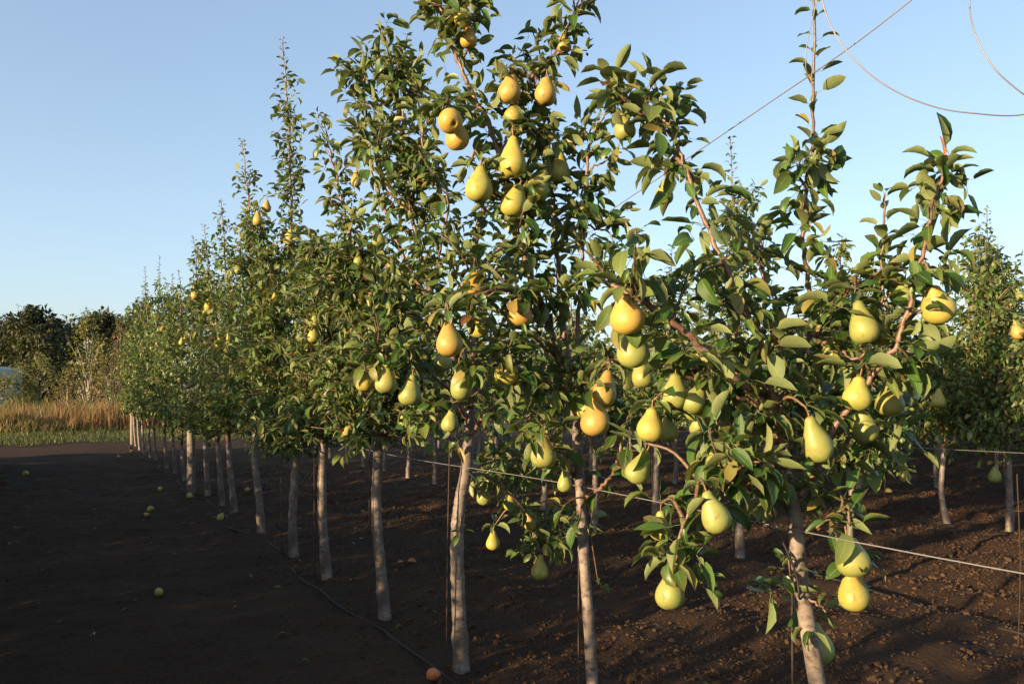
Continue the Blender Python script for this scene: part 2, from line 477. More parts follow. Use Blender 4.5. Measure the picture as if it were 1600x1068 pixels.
def unit(v):
    v = np.asarray(v, dtype=float); return v / (np.linalg.norm(v) + 1e-9)
def rand_perp(axis, R):
    v = np.array((R.gauss(0, 1), R.gauss(0, 1), R.gauss(0, 1)))
    v -= axis * np.dot(v, axis); return unit(v)
UPV = np.array((0.0, 0.0, 1.0))
def leaf_at(LV, p, d, R, L):
    d = unit(d)
    u = UPV + 0.45 * np.array((R.gauss(0, 1), R.gauss(0, 1), R.gauss(0, 0.6)))
    LV.add(p, d, u, L)
def rosette(LV, p, axis, R, n, L, droop=0.35):
    axis = unit(axis)
    a0 = R.uniform(0, 6.28)
    e1 = rand_perp(axis, R); e2 = np.cross(axis, e1)
    for k in range(n):
        a = a0 + k * 2.4 + R.gauss(0, 0.3)
        rad = e1 * math.cos(a) + e2 * math.sin(a)
        d = axis * R.uniform(0.1, 0.7) + rad - UPV * R.uniform(0.0, droop * 2)
        leaf_at(LV, p, d, R, L * R.uniform(0.5, 1.22))
def clothe(LV, path, R, spacing, L, mode='spur', spur=0.06, start=0.0, nros=(3, 6), droop=0.35):
    """leaves along a polyline; spur = rosettes on short spurs, shoot = alternate single leaves"""
    seg = np.linalg.norm(np.diff(path, axis=0), axis=1)
    cum = np.concatenate([[0], np.cumsum(seg)]); tot = cum[-1]
    s = start * tot + R.uniform(0, spacing); ph = R.uniform(0, 6.28)
    while s < tot:
        i = min(np.searchsorted(cum, s) - 1, len(seg) - 1); i = max(i, 0)
        f = (s - cum[i]) / (seg[i] + 1e-9)
        p = path[i] * (1 - f) + path[i + 1] * f
        ax = unit(path[i + 1] - path[i])
        ph += 2.4
        e1 = unit(np.cross(ax, np.array((0.31, 0.77, 0.2)))); e2 = np.cross(ax, e1)
        rad = e1 * math.cos(ph) + e2 * math.sin(ph)
        if mode == 'spur':
            o = unit(rad + UPV * 0.35 + ax * 0.3)
            q = p + o * R.uniform(0.01, spur)
            rosette(LV, q, o, R, R.randint(*nros), L, droop)
        else:
            taper = 1.0 - 0.45 * max(0, (s / tot - 0.6) / 0.4)
            d = rad * 0.85 + ax * R.uniform(0.15, 0.8) + np.array((0, 0, R.uniform(-0.25, 0.2)))
            leaf_at(LV, p, d, R, L * taper * R.uniform(0.7, 1.1))
        s += spacing * R.uniform(0.6, 1.4)
    if mode == 'shoot':
        rosette(LV, path[-1], unit(path[-1] - path[-2]), R, 3, L * 0.5, -0.2)

# ------------------------------------------------------------------ pears
def pear_profile(kind):
    # (radius, z) in units of the greatest width; z from calyx (bottom) to the stem end at 0
    H = [1.22, 1.32, 1.12, 1.42][kind]
    neck = [0.195, 0.165, 0.235, 0.165][kind]
    pts = [(0.0, -H + 0.05), (0.05, -H + 0.045), (0.11, -H + 0.005), (0.20, -H + 0.008), (0.335, -H + 0.075), (0.44, -H + 0.19), (0.492, -H + 0.345), (0.487, -H + 0.48)]
    # shoulders run smoothly into the neck
    for q in (0.18, 0.36, 0.54, 0.72, 0.88):
        z = (-H + 0.48) * (1 - q)
        w = 0.487 + (neck - 0.487) * (3 * q ** 2 - 2 * q ** 3) ** 0.92
        pts.append((w, z))
    pts += [(neck * 0.86, -0.055), (neck * 0.55, -0.010), (neck * 0.2, 0.0), (0.0, -0.012)]
    return pts
PEAR_MESH = {}
def pear_mesh(kind, skin, hi=True):
    key = (kind, skin, hi)
    if key in PEAR_MESH: return PEAR_MESH[key]
    prof = smooth_path(np.array(pear_profile(kind)), 3 if hi else 1)
    prof[:, 0] = np.maximum(prof[:, 0], 0)
    S = 28 if hi else 12
    R = np.random.default_rng(50 + kind)
    a = np.linspace(0, 2 * np.pi, S, endpoint=False)
    n = len(prof)
    ph = R.random(4) * 6.28
    lump = 1 + 0.028 * np.sin(2 * a + ph[0])[None, :] + 0.02 * np.sin(3 * a + ph[1])[None, :] * np.cos(prof[:, 1:2] * 4 + ph[2])
    rr = prof[:, :1] * lump
    H = -prof[:, 1].min()
    bend = 0.07 * (1 + prof[:, 1:2] / H) ** 2
    V = np.stack([rr * np.cos(a) + bend * math.cos(ph[3]), rr * np.sin(a) + bend * math.sin(ph[3]), np.repeat(prof[:, 1:2], S, 1) + 0.012 * np.sin(a * 2 + ph[2]) * (rr > 0.1)], axis=-1).reshape(-1, 3)
    i = np.arange(n - 1)[:, None] * S; j = np.arange(S)[None, :]; k = (j + 1) % S
    F = np.stack([i + j, i + k, i + S + k, i + S + j], -1).reshape(-1, 4)
    me = np_mesh('pear', V, F, M_PEAR[skin])
    PEAR_MESH[key] = (me, 0.07 * math.cos(ph[3]), 0.07 * math.sin(ph[3]), H)
    return PEAR_MESH[key]
_v, _f = tube(smooth_path([(0, 0, -0.03), (0.03, 0.01, 0.14), (0.02, 0.03, 0.30)], 4), np.linspace(0.035, 0.028, 9), 6)
STEM_ME = np_mesh('stem', _v, _f, M_STEM)
def _calyx():
    V, T = [], []
    for k in range(5):
        a = k * 1.2566; c, s = math.cos(a), math.sin(a); b = len(V)
        V += [(c * .02 - s * .03, s * .02 + c * .03, 0.0), (c * .02 + s * .03, s * .02 - c * .03, 0.0), (c * .11, s * .11, -0.02), (c * .05, s * .05, -0.035)]
        T += [(b, b + 1, b + 3), (b, b + 3, b + 2), (b + 1, b + 2, b + 3)]
    return np_mesh('calyx', V, np.array(T), M_CALYX, False)
CALYX_ME = _calyx()
def add_pear(parent, origin, top, w, kind, skin, rot, hi=True):
    me, bx, by, H = pear_mesh(kind, skin, hi)
    o = link('pear', me, parent)
    o.location = tuple(np.asarray(top) - origin)
    o.rotation_euler = rot
    o.scale = (w * rng.uniform(.95, 1.05), w * rng.uniform(.93, 1.04), w * rng.uniform(.95, 1.05))
    if hi:
        s = link('stem', STEM_ME, o); s.location = (bx, by, 0)
        c = link('calyx', CALYX_ME, o); c.location = (0, 0, -H + 0.045)
    return o

# ------------------------------------------------------------------ ground
def vnoise(x, y, seed=0):
    R = np.random.default_rng(seed); tab = R.random((256, 256))
    xi = np.floor(x).astype(int); yi = np.floor(y).astype(int)
    fx = x - xi; fy = y - yi; fx = fx * fx * (3 - 2 * fx); fy = fy * fy * (3 - 2 * fy)
    g = lambda i, j: tab[i % 256, j % 256]
    return (g(xi, yi) * (1 - fx) * (1 - fy) + g(xi + 1, yi) * fx * (1 - fy) + g(xi, yi + 1) * (1 - fx) * fy + g(xi + 1, yi + 1) * fx * fy)
T_END = 23.4      # the tilled soil ends here along the rows
def ground_h(x, y):
    n = x * math.cos(RD) + y * math.sin(RD); t = -x * math.sin(RD) + y * math.cos(RD)
    h = 0.045 * (vnoise(x * 1.1, y * 1.1, 1) - 0.5) + 0.030 * (vnoise(x * 4.3, y * 4.3, 2) - 0.5) + 0.022 * (vnoise(x * 12, y * 12, 3) - 0.5) + 0.014 * (vnoise(x * 22, y * 22, 4) - 0.5)
    h += 0.012 * np.sin(n * 2 * np.pi / 0.62 + 1.5 * vnoise(t * 0.7, n * 0.7, 5))
    m = np.clip((T_END + 0.4 - t) / 0.8, 0, 1) * np.clip((t + 14) / 2, 0, 1)
    far = np.clip((60 - np.abs(n)) / 20, 0, 1)
    return h * m * far
def axis(lo, hi, step, far):
    a = list(np.arange(lo, hi, step)); s = step; v = hi
    out = []
    while v < far: out.append(v); s *= 1.16; v += s
    out.append(far); s = step; v = lo; neg = []
    while v > -far: s *= 1.16; v -= s; neg.append(max(v, -far))
    return np.array(sorted(set(neg)) + a + out)
gx = axis(-6.5, 9.0, 0.055, 1600.0); gy = axis(1.2, 14.0, 0.055, 1600.0)
X, Y = np.meshgrid(gx, gy)
Z = ground_h(X, Y)
V = np.stack([X, Y, Z], -1).reshape(-1, 3)
nx, ny = len(gx), len(gy)
i = np.arange(ny - 1)[:, None] * nx + np.arange(nx - 1)[None, :]
F = np.stack([i, i + 1, i + 1 + nx, i + nx], -1).reshape(-1, 4)
tag(link('ground', np_mesh('ground', V, F, M_SOIL)), kind='structure')
# verge beyond the tilled soil: grassy ground
a, b = NT(-120, T_END + 0.15), NT(140, T_END + 0.15); c, d = NT(700, 900), NT(-700, 900)
def strip():
    nn = np.linspace(-60, 90, 220); tt = np.array([0, .12, .3, .7, 1.5, 4, 10, 30, 100, 900])
    Vv = []
    for k, q in enumerate(tt):
        for n_ in nn:
            e = 0.35 * (vnoise(np.array([n_ * 1.7]), np.array([3.0]), 8)[0] - 0.5) + 0.2 * (vnoise(np.array([n_ * 6.0]), np.array([7.0]), 9)[0] - 0.5)
            sp = 1 + q * 0.01
            Vv.append(NT(n_ * sp, T_END + q + (e if k < 4 else 0), -0.02 + min(0.07, 0.05 * k)))
    m = len(nn)
    ii = np.arange(len(tt) - 1)[:, None] * m + np.arange(m - 1)[None, :]
    return np.array(Vv), np.stack([ii, ii + 1, ii + 1 + m, ii + m], -1).reshape(-1, 4)
v_, f_ = strip()
tag(link('grass_verge', np_mesh('grass_verge', v_, f_, M_FIELD)), kind='structure')

ICO_V = None
def clods(count, seed, region, smin, smax, power, fine):
    R = np.random.default_rng(seed)
    if fine:
        B = np.array([(1, 0, 0), (0, 1, 0), (-1, 0, 0), (0, -1, 0), (0, 0, 1.0), (.4, .3, -.7)])
        T = np.array([(0, 1, 4), (1, 2, 4), (2, 3, 4), (3, 0, 4), (1, 0, 5), (2, 1, 5), (3, 2, 5), (0, 3, 5)])
    else:
        phi = (1 + 5 ** 0.5) / 2
        B = np.array([(-1, phi, 0), (1, phi, 0), (-1, -phi, 0), (1, -phi, 0), (0, -1, phi), (0, 1, phi), (0, -1, -phi), (0, 1, -phi), (phi, 0, -1), (phi, 0, 1), (-phi, 0, -1), (-phi, 0, 1)]) / 1.9
        T = np.array([(0, 11, 5), (0, 5, 1), (0, 1, 7), (0, 7, 10), (0, 10, 11), (1, 5, 9), (5, 11, 4), (11, 10, 2), (10, 7, 6), (7, 1, 8), (3, 9, 4), (3, 4, 2), (3, 2, 6), (3, 6, 8), (3, 8, 9), (4, 9, 5), (2, 4, 11), (6, 2, 10), (8, 6, 7), (9, 8, 1)])
    nb = len(B)
    x = region[0] + R.random(count) * (region[1] - region[0]); y = region[2] + R.random(count) ** 1.25 * (region[3] - region[2])
    nn_ = x * math.cos(RD) + y * math.sin(RD)
    keep = vnoise(x * 2.2, y * 2.2, 21) + 0.6 * vnoise(x * 7, y * 7, 22) + .4 * R.random(count) > 0.78
    keep &= R.random(count) < np.clip(.15 + .85 * (nn_ - 1.0) / 1.2, .15, 1)
    xs, ys, ds = proj(np.stack([x, y, 0 * x], -1))
    keep &= (xs > -120) & (xs < 1720) & (ys < 1200)
    x, y, nn_ = x[keep], y[keep], nn_[keep]; m = len(x)
    s = smin + (smax - smin) * R.random(m) ** power * np.clip(.35 + .65 * (nn_ - .8) / 1.2, .35, 1)
    W = B[None] * (1 + 0.7 * (R.random((m, nb, 1)) - 0.5)) * s[:, None, None] * (.75 + .5 * R.random((m, 1, 3)))
    an = R.random(m) * 6.28; ca, sa = np.cos(an)[:, None], np.sin(an)[:, None]
    Wx = W[:, :, 0] * ca - W[:, :, 1] * sa; Wy = W[:, :, 0] * sa + W[:, :, 1] * ca
    Wz = W[:, :, 2] * 0.8 + (ground_h(x, y) + s * 0.2)[:, None]
    V = np.stack([Wx + x[:, None], Wy + y[:, None], Wz], -1).reshape(-1, 3)
    F = (T[None] + (np.arange(m) * nb)[:, None, None]).reshape(-1, 3)
    return V, F
v1, f1 = clods(36000, 5, (-6.0, 9.5, 1.8, 14.0), 0.005, 0.021, 3.0, False)
v2, f2 = clods(130000, 6, (-4.0, 9.0, 1.8, 11.0), 0.0035, 0.011, 1.5, True)
tag(link('soil_clods', np_mesh('soil_clods', np.vstack([v1, v2]), np.vstack([f1, f2 + len(v1)]), M_CLOD, False)), 'loose crumbly brown soil clods on the tilled orchard floor', 'soil', kind='stuff')
print('CLODTRIS', len(f1), len(f2))

# ------------------------------------------------------------------ trees
ROW = 1.62
def row_depth(px, n=ROW):
    X = (px - 800) / FPX
    return n / (math.cos(RD) * X + math.sin(RD)) 
PENDING = []     # near trees whose leaves are split after all are known
SEED = [1000]
def tree_parts(root, base, trunk, branches, twigs, nrg):
    v, f = trunk
    link('trunk', np_mesh('trunk', v - base, f, M_BARK), root)
    for v, f, young in branches:
        link('branch', np_mesh('branch', v - base, f, M_SHOOT if young else M_TWIG), root)
    if twigs:
        v, f = join_parts(twigs)
        tag(link('twigs', np_mesh('twigs', v - base, f, M_SHOOT), root), kind='stuff')
def make_trunk(pts, radii, nrg, sides=14):
    path = smooth_path(pts, 14); n = len(path)
    rad = np.interp(np.linspace(0, 1, n), np.linspace(0, 1, len(radii)), radii)
    # nodal swellings
    s = np.cumsum(np.concatenate([[0], np.linalg.norm(np.diff(path, axis=0), axis=1)]))
    rad = rad * (1 + 0.035 * np.maximum(0, np.sin(s * 37 + 2 * np.sin(s * 11) + nrg.random() * 6)) ** 6)
    zz = path[:, 2]
    rad = rad * (1 + .22 * np.exp(-((zz - .13) / .035) ** 2) + .16 * np.exp(-(zz / .04) ** 2))
    for q in nrg.random(3):
        rad = rad * (1 + .14 * np.exp(-((zz - (.25 + q * .6)) / .012) ** 2))
    return tube(path, rad, sides, 0.045, nrg)

def traced_tree(label, group, depth, trunk_px, trunk_r, branches, pears, R, leafL=0.072, tufts=(), dens=1.0):
    """trunk_px: pixels from the base up at the trunk's depth; branches: dict(p=[(px,py,dd)..], r=(r0,r1), mode, side, ...)"""
    SEED[0] += 1
    nrg = np.random.default_rng(SEED[0])
    LV = Leaves(); tw = []; bl = []; anchor = []
    tp = [P(x, y, depth) for x, y in trunk_px]
    base = tp[0].copy(); base[2] = 0.0
    tp[0][2] = -0.06
    trunk = make_trunk(tp, trunk_r, nrg)
    anchor += list(smooth_path(tp, 6)[-8:])
    for b in branches:
        pts = [P(x, y, depth + dd) for x, y, dd in b['p']]
        path = smooth_path(pts, 6)
        path = path + nrg.normal(0, 0.0025, path.shape)
        path[0] = pts[0]
        n = len(path); r = np.linspace(b['r'][0], b['r'][1], n)
        v, f = tube(path, r, 8, 0.06, nrg)
        bl.append((v, f, b.get('mode', 'spur') == 'shoot'))
        anchor += list(path)
        L = b.get('L', leafL)
        clothe(LV, path, R, b.get('sp', 0.042) / dens, L, b.get('mode', 'spur'), b.get('spur', 0.06), b.get('start', 0.05), b.get('nros', (3, 6)))
        # side shoots
        ln = np.linalg.norm(np.diff(path, axis=0), axis=1).sum()
        for k in range(int(round(b.get('side', 0) * ln))):
            i = R.randint(int(n * b.get('start', 0.05)), n - 2)
            ax = unit(path[i + 1] - path[i])
            d = unit(rand_perp(ax, R) + ax * 0.5 + UPV * R.uniform(-0.2, 0.7))
            l = R.uniform(0.5, 1.0) * b.get('sl', 0.22)
            q = [path[i], path[i] + d * l * 0.5 + nrg.normal(0, 0.01, 3), path[i] + d * l + UPV * l * 0.12 + nrg.normal(0, 0.015, 3)]
            sp = smooth_path(q, 4)
            tw.append(tube(sp, np.linspace(0.0042, 0.002, len(sp)), 5))
            clothe(LV, sp, R, 0.04 / dens, L, R.choice(('spur', 'shoot', 'spur')), 0.04, 0.1, (3, 5))
    for (x, y, dd, n, ax) in tufts:
        p = P(x, y, depth + dd)
        rosette(LV, p, ax, R, n, leafL, 0.3)
        A = np.array(anchor); q = A[np.argmin(((A - p) ** 2).sum(1))]
        if np.linalg.norm(q - p) < 0.5:
            sp = smooth_path([q, (p + q) / 2 + np.array((0, 0, 0.01)), p], 4)
            tw.append(tube(sp, np.linspace(0.004, 0.002, len(sp)), 5))
    root = tag(empty('pear_tree', base), label, 'tree', group)
    hang_pears(root, base, pears, depth, LV, tw, anchor, R, leafL)
    tree_parts(root, base, trunk, bl, tw, nrg)
    PENDING.append((root, base, LV, 'hi', nrg))
    return root

def hang_pears(root, base, pears, depth, LV, tw, anchor, R, leafL, hi=True):
    A = np.array(anchor)
    for pr in pears:
        x, y0, y1, w, skin = pr[:5]
        opt = pr[5] if len(pr) > 5 else {}
        d = depth + opt.get('dd', -0.12)
        wm = w * d / FPX
        top = P(x + opt.get('sx', 0), y0, d)
        asp = (y1 - y0) / w
        kind = opt.get('k', 2 if asp < 1.18 else (0 if asp < 1.28 else (1 if asp < 1.38 else 3)))
        # stretch so that the length matches
        Hk = [1.22, 1.32, 1.12, 1.42][kind]
        if 'k' not in opt and 'rot' not in opt and asp < 1.1:
            top = P(x, y1, d) + np.array((0, 0, wm * Hk))     # neck hidden: keep the bottom where it is seen
        rot = opt.get('rot', (R.gauss(0, 0.09), R.gauss(0, 0.09), R.uniform(0, 6.28)))
        add_pear(root, base, top, wm, kind, skin, rot, hi)
        st = top + np.array((0, 0, wm * 0.3))
        if opt.get('ros', True):
            rosette(LV, st + np.array((0, 0, 0.008)), np.array((R.gauss(0, .3), -0.3, 1.0)), R, R.randint(4, 6), leafL * 1.05, 0.5)
        q = A[np.argmin(((A - st) ** 2).sum(1))]
        if np.linalg.norm(q - st) < 0.6:
            sp = smooth_path([q, (st + q) / 2 + np.array((0, 0, 0.03)), st], 4)
            tw.append(tube(sp, np.linspace(0.006, 0.0032, len(sp)), 5))

def grown_tree(label, group, base, trunk_pts, trunk_r, leaders, R, lod, crown=(0.75, 0.5, 0.30), leafL=0.072, pears=(), depth=None, nscaf=22, side=3, spacing=0.05, split=True, mat=None, leader_leaf=True, tipfrac=.86, fluff=0):
    """central-leader orchard tree: trunk, leaders (world polylines), scaffolds tapering upwards.
       crown = (lowest branch height, radius low, radius high)"""
    SEED[0] += 1
    nrg = np.random.default_rng(SEED[0])
    LV = Leaves(); tw = []; bl = []; anchor = []
    trunk = make_trunk(trunk_pts, trunk_r, nrg, 10 if lod == 'hi' else 8)
    zl, rl, rh = crown
    for li, ld in enumerate(leaders):
        path = smooth_path(ld, 6); path = path + nrg.normal(0, 0.006, path.shape); path[0] = ld[0]
        n = len(path)
        v, f = tube(path, np.linspace(trunk_r[-1] * (0.9 if li == 0 else 0.6), 0.003, n), 7, 0.05, nrg)
        bl.append((v, f, False)); anchor += list(path)
        top = path[-1][2]; 
        if leader_leaf:
            clothe(LV, path[int(n * 0.5):], R, 0.016 if lod != 'low' else 0.026, leafL, 'shoot')
            clothe(LV, path[:int(n * 0.92)], R, spacing * .85, leafL * .95, 'spur', 0.12)
        if lod != 'low' and fluff:
            for q_ in range(fluff):
                i = int(n * R.uniform(.45, .93)); ax = unit(path[min(n - 1, i + 1)] - path[i - 1])
                d_ = unit(rand_perp(ax, R) * .8 + ax * R.uniform(.5, 1.0)); l_ = R.uniform(.06, .17) * (1.25 - i / n * .6)
                s2 = smooth_path([path[i], path[i] + d_ * l_ * .5, path[i] + d_ * l_ + UPV * .02], 3)
                tw.append(tube(s2[::2], np.linspace(.003, .0015, len(s2[::2])), 3))
                clothe(LV, s2, R, .035, leafL, 'spur', .03, .3, (3, 5))
        k0 = nscaf if li == 0 else nscaf // 2
        ph = R.uniform(0, 6.28)
        for k in range(k0):
            f_ = (k + R.random()) / k0
            i = int(f_ ** 1.15 * tipfrac * (n - 1))
            p = path[i]
            if p[2] < zl: 
                p = path[min(n - 1, i + 2)]
            hh = min(1.0, max(0.0, (p[2] - zl) / max(0.4, top - zl)))
            prof = math.sin(math.pi * min(1, 0.30 + hh * 0.62)) ** 0.8
            rad = (rl * (1 - hh) + rh * hh) * (0.35 + 0.65 * prof) * R.uniform(0.65, 1.15)
            ph += 2.4 + R.gauss(0, 0.3)
            el = R.uniform(0.05, 0.55) + 0.55 * hh
            d = np.array((math.cos(ph) * math.cos(el), math.sin(ph) * math.cos(el), math.sin(el)))
            q = [p, p + d * rad * 0.5 + nrg.normal(0, 0.02, 3), p + d * rad + UPV * rad * R.uniform(-0.1, 0.25) + nrg.normal(0, 0.03, 3)]
            sp = smooth_path(q, 4)
            tw.append(tube(sp[::2], np.linspace(0.008 * (1 - 0.5 * hh), 0.0025, len(sp[::2])), 4 if lod != 'low' else 3))
            anchor += list(sp)
            clothe(LV, sp, R, spacing, leafL, 'spur', 0.07, 0.12, (3, 5))
            for s_ in range(side):
                j = R.randint(2, len(sp) - 2)
                d2 = unit(d * 0.5 + rand_perp(d, R) + UPV * R.uniform(-0.45, 0.5))
                l2 = R.uniform(0.10, 0.24)
                s2 = smooth_path([sp[j], sp[j] + d2 * l2 * 0.5, sp[j] + d2 * l2 + UPV * 0.02], 3)
                if lod != 'low': tw.append(tube(s2[::2], np.linspace(0.0035, 0.0018, len(s2[::2])), 3))
                clothe(LV, s2, R, spacing * 0.95, leafL, 'spur', 0.04, 0.2, (3, 5))
    root = tag(empty('pear_tree', base), label, 'tree', group)
    if pears: hang_pears(root, base, pears, depth, LV, tw, anchor, R, leafL, hi=depth is not None and depth < 7)
    tree_parts(root, base, trunk, bl, tw, nrg)
    if split:
        PENDING.append((root, base, LV, lod, nrg))
    else:
        p, d, u, l = LV.arrays()
        vi = nrg.integers(0, len(VARS[lod]), len(p))
        tag(link('foliage', leaves_mesh('foliage', p, d, u, l, vi, lod, mat or M_LEAF, base, nrg), root), kind='stuff')
    return root

# ------------------------------------------------------------------ front row, nearest tree (right)
GF = 'pear trees of the front row'
DA, DB, DC = 2.09, 2.89, 3.77
RA = random.Random(41)
A_br = [
 dict(p=[(1236,775,0),(1220,700,-.02),(1210,640,-.04),(1195,560,-.05),(1172,500,-.06),(1140,430,-.06),(1112,370,-.05),(1085,300,-.03),(1060,235,0),(1038,185,.02),(1022,125,.02)], r=(.0115,.003), side=4.5, sl=.12, sp=.05, start=.12, nros=(3,6)),
 dict(p=[(1048,210,.01),(1015,190,0),(985,165,-.02),(955,130,-.04)], r=(.0045,.0025), sp=.032, side=4, sl=.1),
 dict(p=[(1218,655,-.03),(1175,613,-.09),(1120,563,-.14),(1068,518,-.17),(1015,478,-.16),(975,455,-.14),(940,435,-.1)], r=(.0105,.005), side=7, sl=.16, sp=.05, start=.2),
 dict(p=[(1212,640,0),(1248,575,.05),(1268,500,.08),(1263,440,.08),(1256,380,.07),(1258,310,.06),(1268,250,.05),(1270,130,.04),(1272,0,.03),(1277,-60,.03)], r=(.008,.0024), mode='shoot', sp=.026, start=.02),
 dict(p=[(1256,400,.07),(1259,310,.06),(1268,245,.05)], r=(.005,.004), sp=.032, side=7, sl=.1, spur=.05),
 dict(p=[(1240,778,0),(1264,755,-.02),(1292,690,-.06),(1326,635,-.09),(1368,580,-.11),(1397,545,-.12),(1420,480,-.12),(1440,400,-.11),(1455,335,-.1),(1470,285,-.09),(1478,255,-.09)], r=(.0095,.003), side=4, sl=.1, sp=.055, start=.4, nros=(4,6)),
 dict(p=[(1248,782,0),(1275,750,.05),(1303,715,.1),(1335,680,.13),(1370,662,.15),(1402,650,.16)], r=(.009,.004), side=5, sl=.14, sp=.05, start=.35),
 dict(p=[(1214,690,-.02),(1180,705,-.08),(1140,742,-.14),(1100,772,-.18),(1074,805,-.2),(1060,855,-.2),(1048,890,-.2)], r=(.007,.003), side=8, sl=.15, sp=.05, start=.1),
 dict(p=[(1244,836,0),(1275,822,-.04),(1305,806,-.07),(1328,795,-.08)], r=(.005,.003), side=3, sl=.1, sp=.05, start=.4),
 dict(p=[(1245,925,0),(1218,910,-.03),(1192,893,-.04)], r=(.0045,.0025), side=5, sl=.09, sp=.05, start=.3),
 dict(p=[(1252,935,0),(1272,940,-.03),(1290,955,-.05)], r=(.004,.0025), sp=.06, start=.4),
 dict(p=[(1398,545,-.08),(1380,450,-.05),(1381,360,-.03),(1383,305,-.02)], r=(.005,.0025), mode='shoot', sp=.03),
 dict(p=[(1206,635,.02),(1193,560,.06),(1197,490,.1),(1190,410,.12),(1186,370,.12)], r=(.007,.003), side=7, sl=.17, sp=.05),
 dict(p=[(1262,485,.06),(1300,462,.02),(1345,440,-.02),(1385,420,-.03)], r=(.006,.003), side=8, sl=.15, sp=.045),
 dict(p=[(1266,520,.06),(1300,540,.0),(1335,560,-.03),(1365,545,-.05)], r=(.006,.003), side=7, sl=.15, sp=.05),
 dict(p=[(1210,650,0),(1165,660,.06),(1120,655,.12),(1075,650,.16)], r=(.007,.003), side=8, sl=.16, sp=.05, start=.1),
 dict(p=[(1225,715,0),(1180,745,.05),(1150,770,.08),(1130,740,.12)], r=(.006,.003), side=7, sl=.15, sp=.05, start=.15),
 dict(p=[(1205,640,0),(1150,620,-.08),(1110,600,-.05),(1080,580,0)], r=(.006,.003), side=8, sl=.17, sp=.05),
 dict(p=[(1235,700,0),(1275,650,.1),(1310,600,.12),(1350,590,.12)], r=(.006,.003), side=8, sl=.16, sp=.05),
 dict(p=[(1230,735,-.02),(1190,770,-.1),(1165,755,-.13),(1135,715,-.15)], r=(.006,.003), side=6, sl=.13, sp=.055, start=.2),
]
A_pears = [
 (1337,470,538,48,'g',dict(dd=-.1)), (1343,588,643,44,'y',dict(dd=-.17,k=0)), (1472,449,513,52,'y',dict(dd=-.16,rot=(-.15,-.55,1.0),sx=-16)), (1415,437,480,36,'g',dict(dd=-.05)),
 (1387,600,652,42,'g',dict(dd=.0)), (1350,648,690,44,'g',dict(dd=.05)), (1243,652,722,50,'g',dict(dd=-.13,rot=(0,-.45,.5),sx=18)), (1376,492,545,34,'y',dict(dd=-.06)),
 (1302,525,572,38,'g',dict(dd=.05)), (1328,838,906,54,'g',dict(dd=-.12,k=2)), (1326,893,957,48,'y',dict(dd=-.06,k=0)), (1272,973,1036,48,'g',dict(dd=.08,rot=(0,-.2,0))),
 (1185,583,625,28,'y',dict(dd=.1)), (1400,440,470,26,'y',dict(dd=-.0)),
 (978,463,530,54,'b',dict(dd=-.2,k=2)), (988,508,570,52,'g',dict(dd=-.12)), (1057,583,637,43,'g',dict(dd=-.08)), (1083,605,655,36,'g',dict(dd=-.02)), (1103,600,650,42,'g',dict(dd=-.08,rot=(0,.5,0),sx=-6)),
 (1000,560,605,34,'g',dict(dd=.1)), (1022,637,690,42,'y',dict(dd=-.1)), (1043,650,690,32,'g',dict(dd=-.02)), (1008,703,765,38,'g',dict(dd=-.1,rot=(0,.35,0))), (1112,768,832,46,'g',dict(dd=-.26,rot=(0,-.42,0),sx=-12)),
 (1032,797,842,34,'y',dict(dd=-.1)), (1046,893,942,49,'g',dict(dd=-.2,k=2)), (972,178,222,34,'g',dict(dd=.02)),
 (1150,640,690,36,'g',dict(dd=.12)), (1215,480,525,34,'y',dict(dd=.14)), (1440,545,580,30,'g',dict(dd=.02)), (1120,690,735,34,'g',dict(dd=.12)), (1040,280,320,30,'g',dict(dd=.05)), (1090,640,680,34,'g',dict(dd=.14)),
]
A_tufts = [(1150,705,-.2,6,(-.5,-.5,.5)), (1195,722,-.2,5,(.4,-.6,.2)), (1310,770,.0,5,(.6,-.3,.4)), (1335,870,-.05,4,(.8,-.2,-.3)), (1315,480,-.1,6,(0,-.4,1)), (1420,560,-.12,6,(.9,-.3,-.1)),
 (1440,565,-.12,5,(1,-.2,-.3)), (1230,570,-.05,6,(0,-.4,.8)), (1160,600,-.05,6,(-.3,-.5,.6)), (1290,620,-.0,6,(.4,-.4,.5)), (1475,270,-.09,6,(.4,-.2,.8)), (1462,320,-.1,6,(.8,-.3,.6)), (1440,400,-.1,6,(-.6,-.3,.7)), (1480,400,-.1,6,(1,-.2,.2)),
 (1400,640,.0,5,(.8,-.2,-.4)), (1355,735,.1,5,(.7,-.3,-.6)), (1280,700,-.08,6,(.2,-.5,.3)), (1130,470,-.05,6,(-.2,-.3,.8)), (1080,440,-.1,6,(-.3,-.3,.8)), (1040,440,-.1,6,(0,-.3,.9))]
treeA = traced_tree('nearest pear tree, trunk leaning at right, laden branches spreading over the picture', GF, DA,
    [(1321,1388),(1298,1200),(1277,1068),(1256,940),(1246,860),(1241,800),(1236,768)], (.024,.022,.021,.0195,.018,.016), A_br, A_pears, RA, .070, A_tufts, 1.5)

_V, _A, _Q, _T = leaf_variant(6, 901, True, .2, .7, .25)
_p = P(1478, 262, DA - .09); _o = link('leaf', np_mesh('leaf', _V, [_Q, _T], M_DRYLEAF, True, _A), treeA, _p - np.array(treeA.location))
_o.scale = (.062,) * 3; _o.rotation_euler = (math.radians(82), math.radians(8), math.radians(60)); _o['label'] = 'dry brown leaf standing up at the shoot tip'
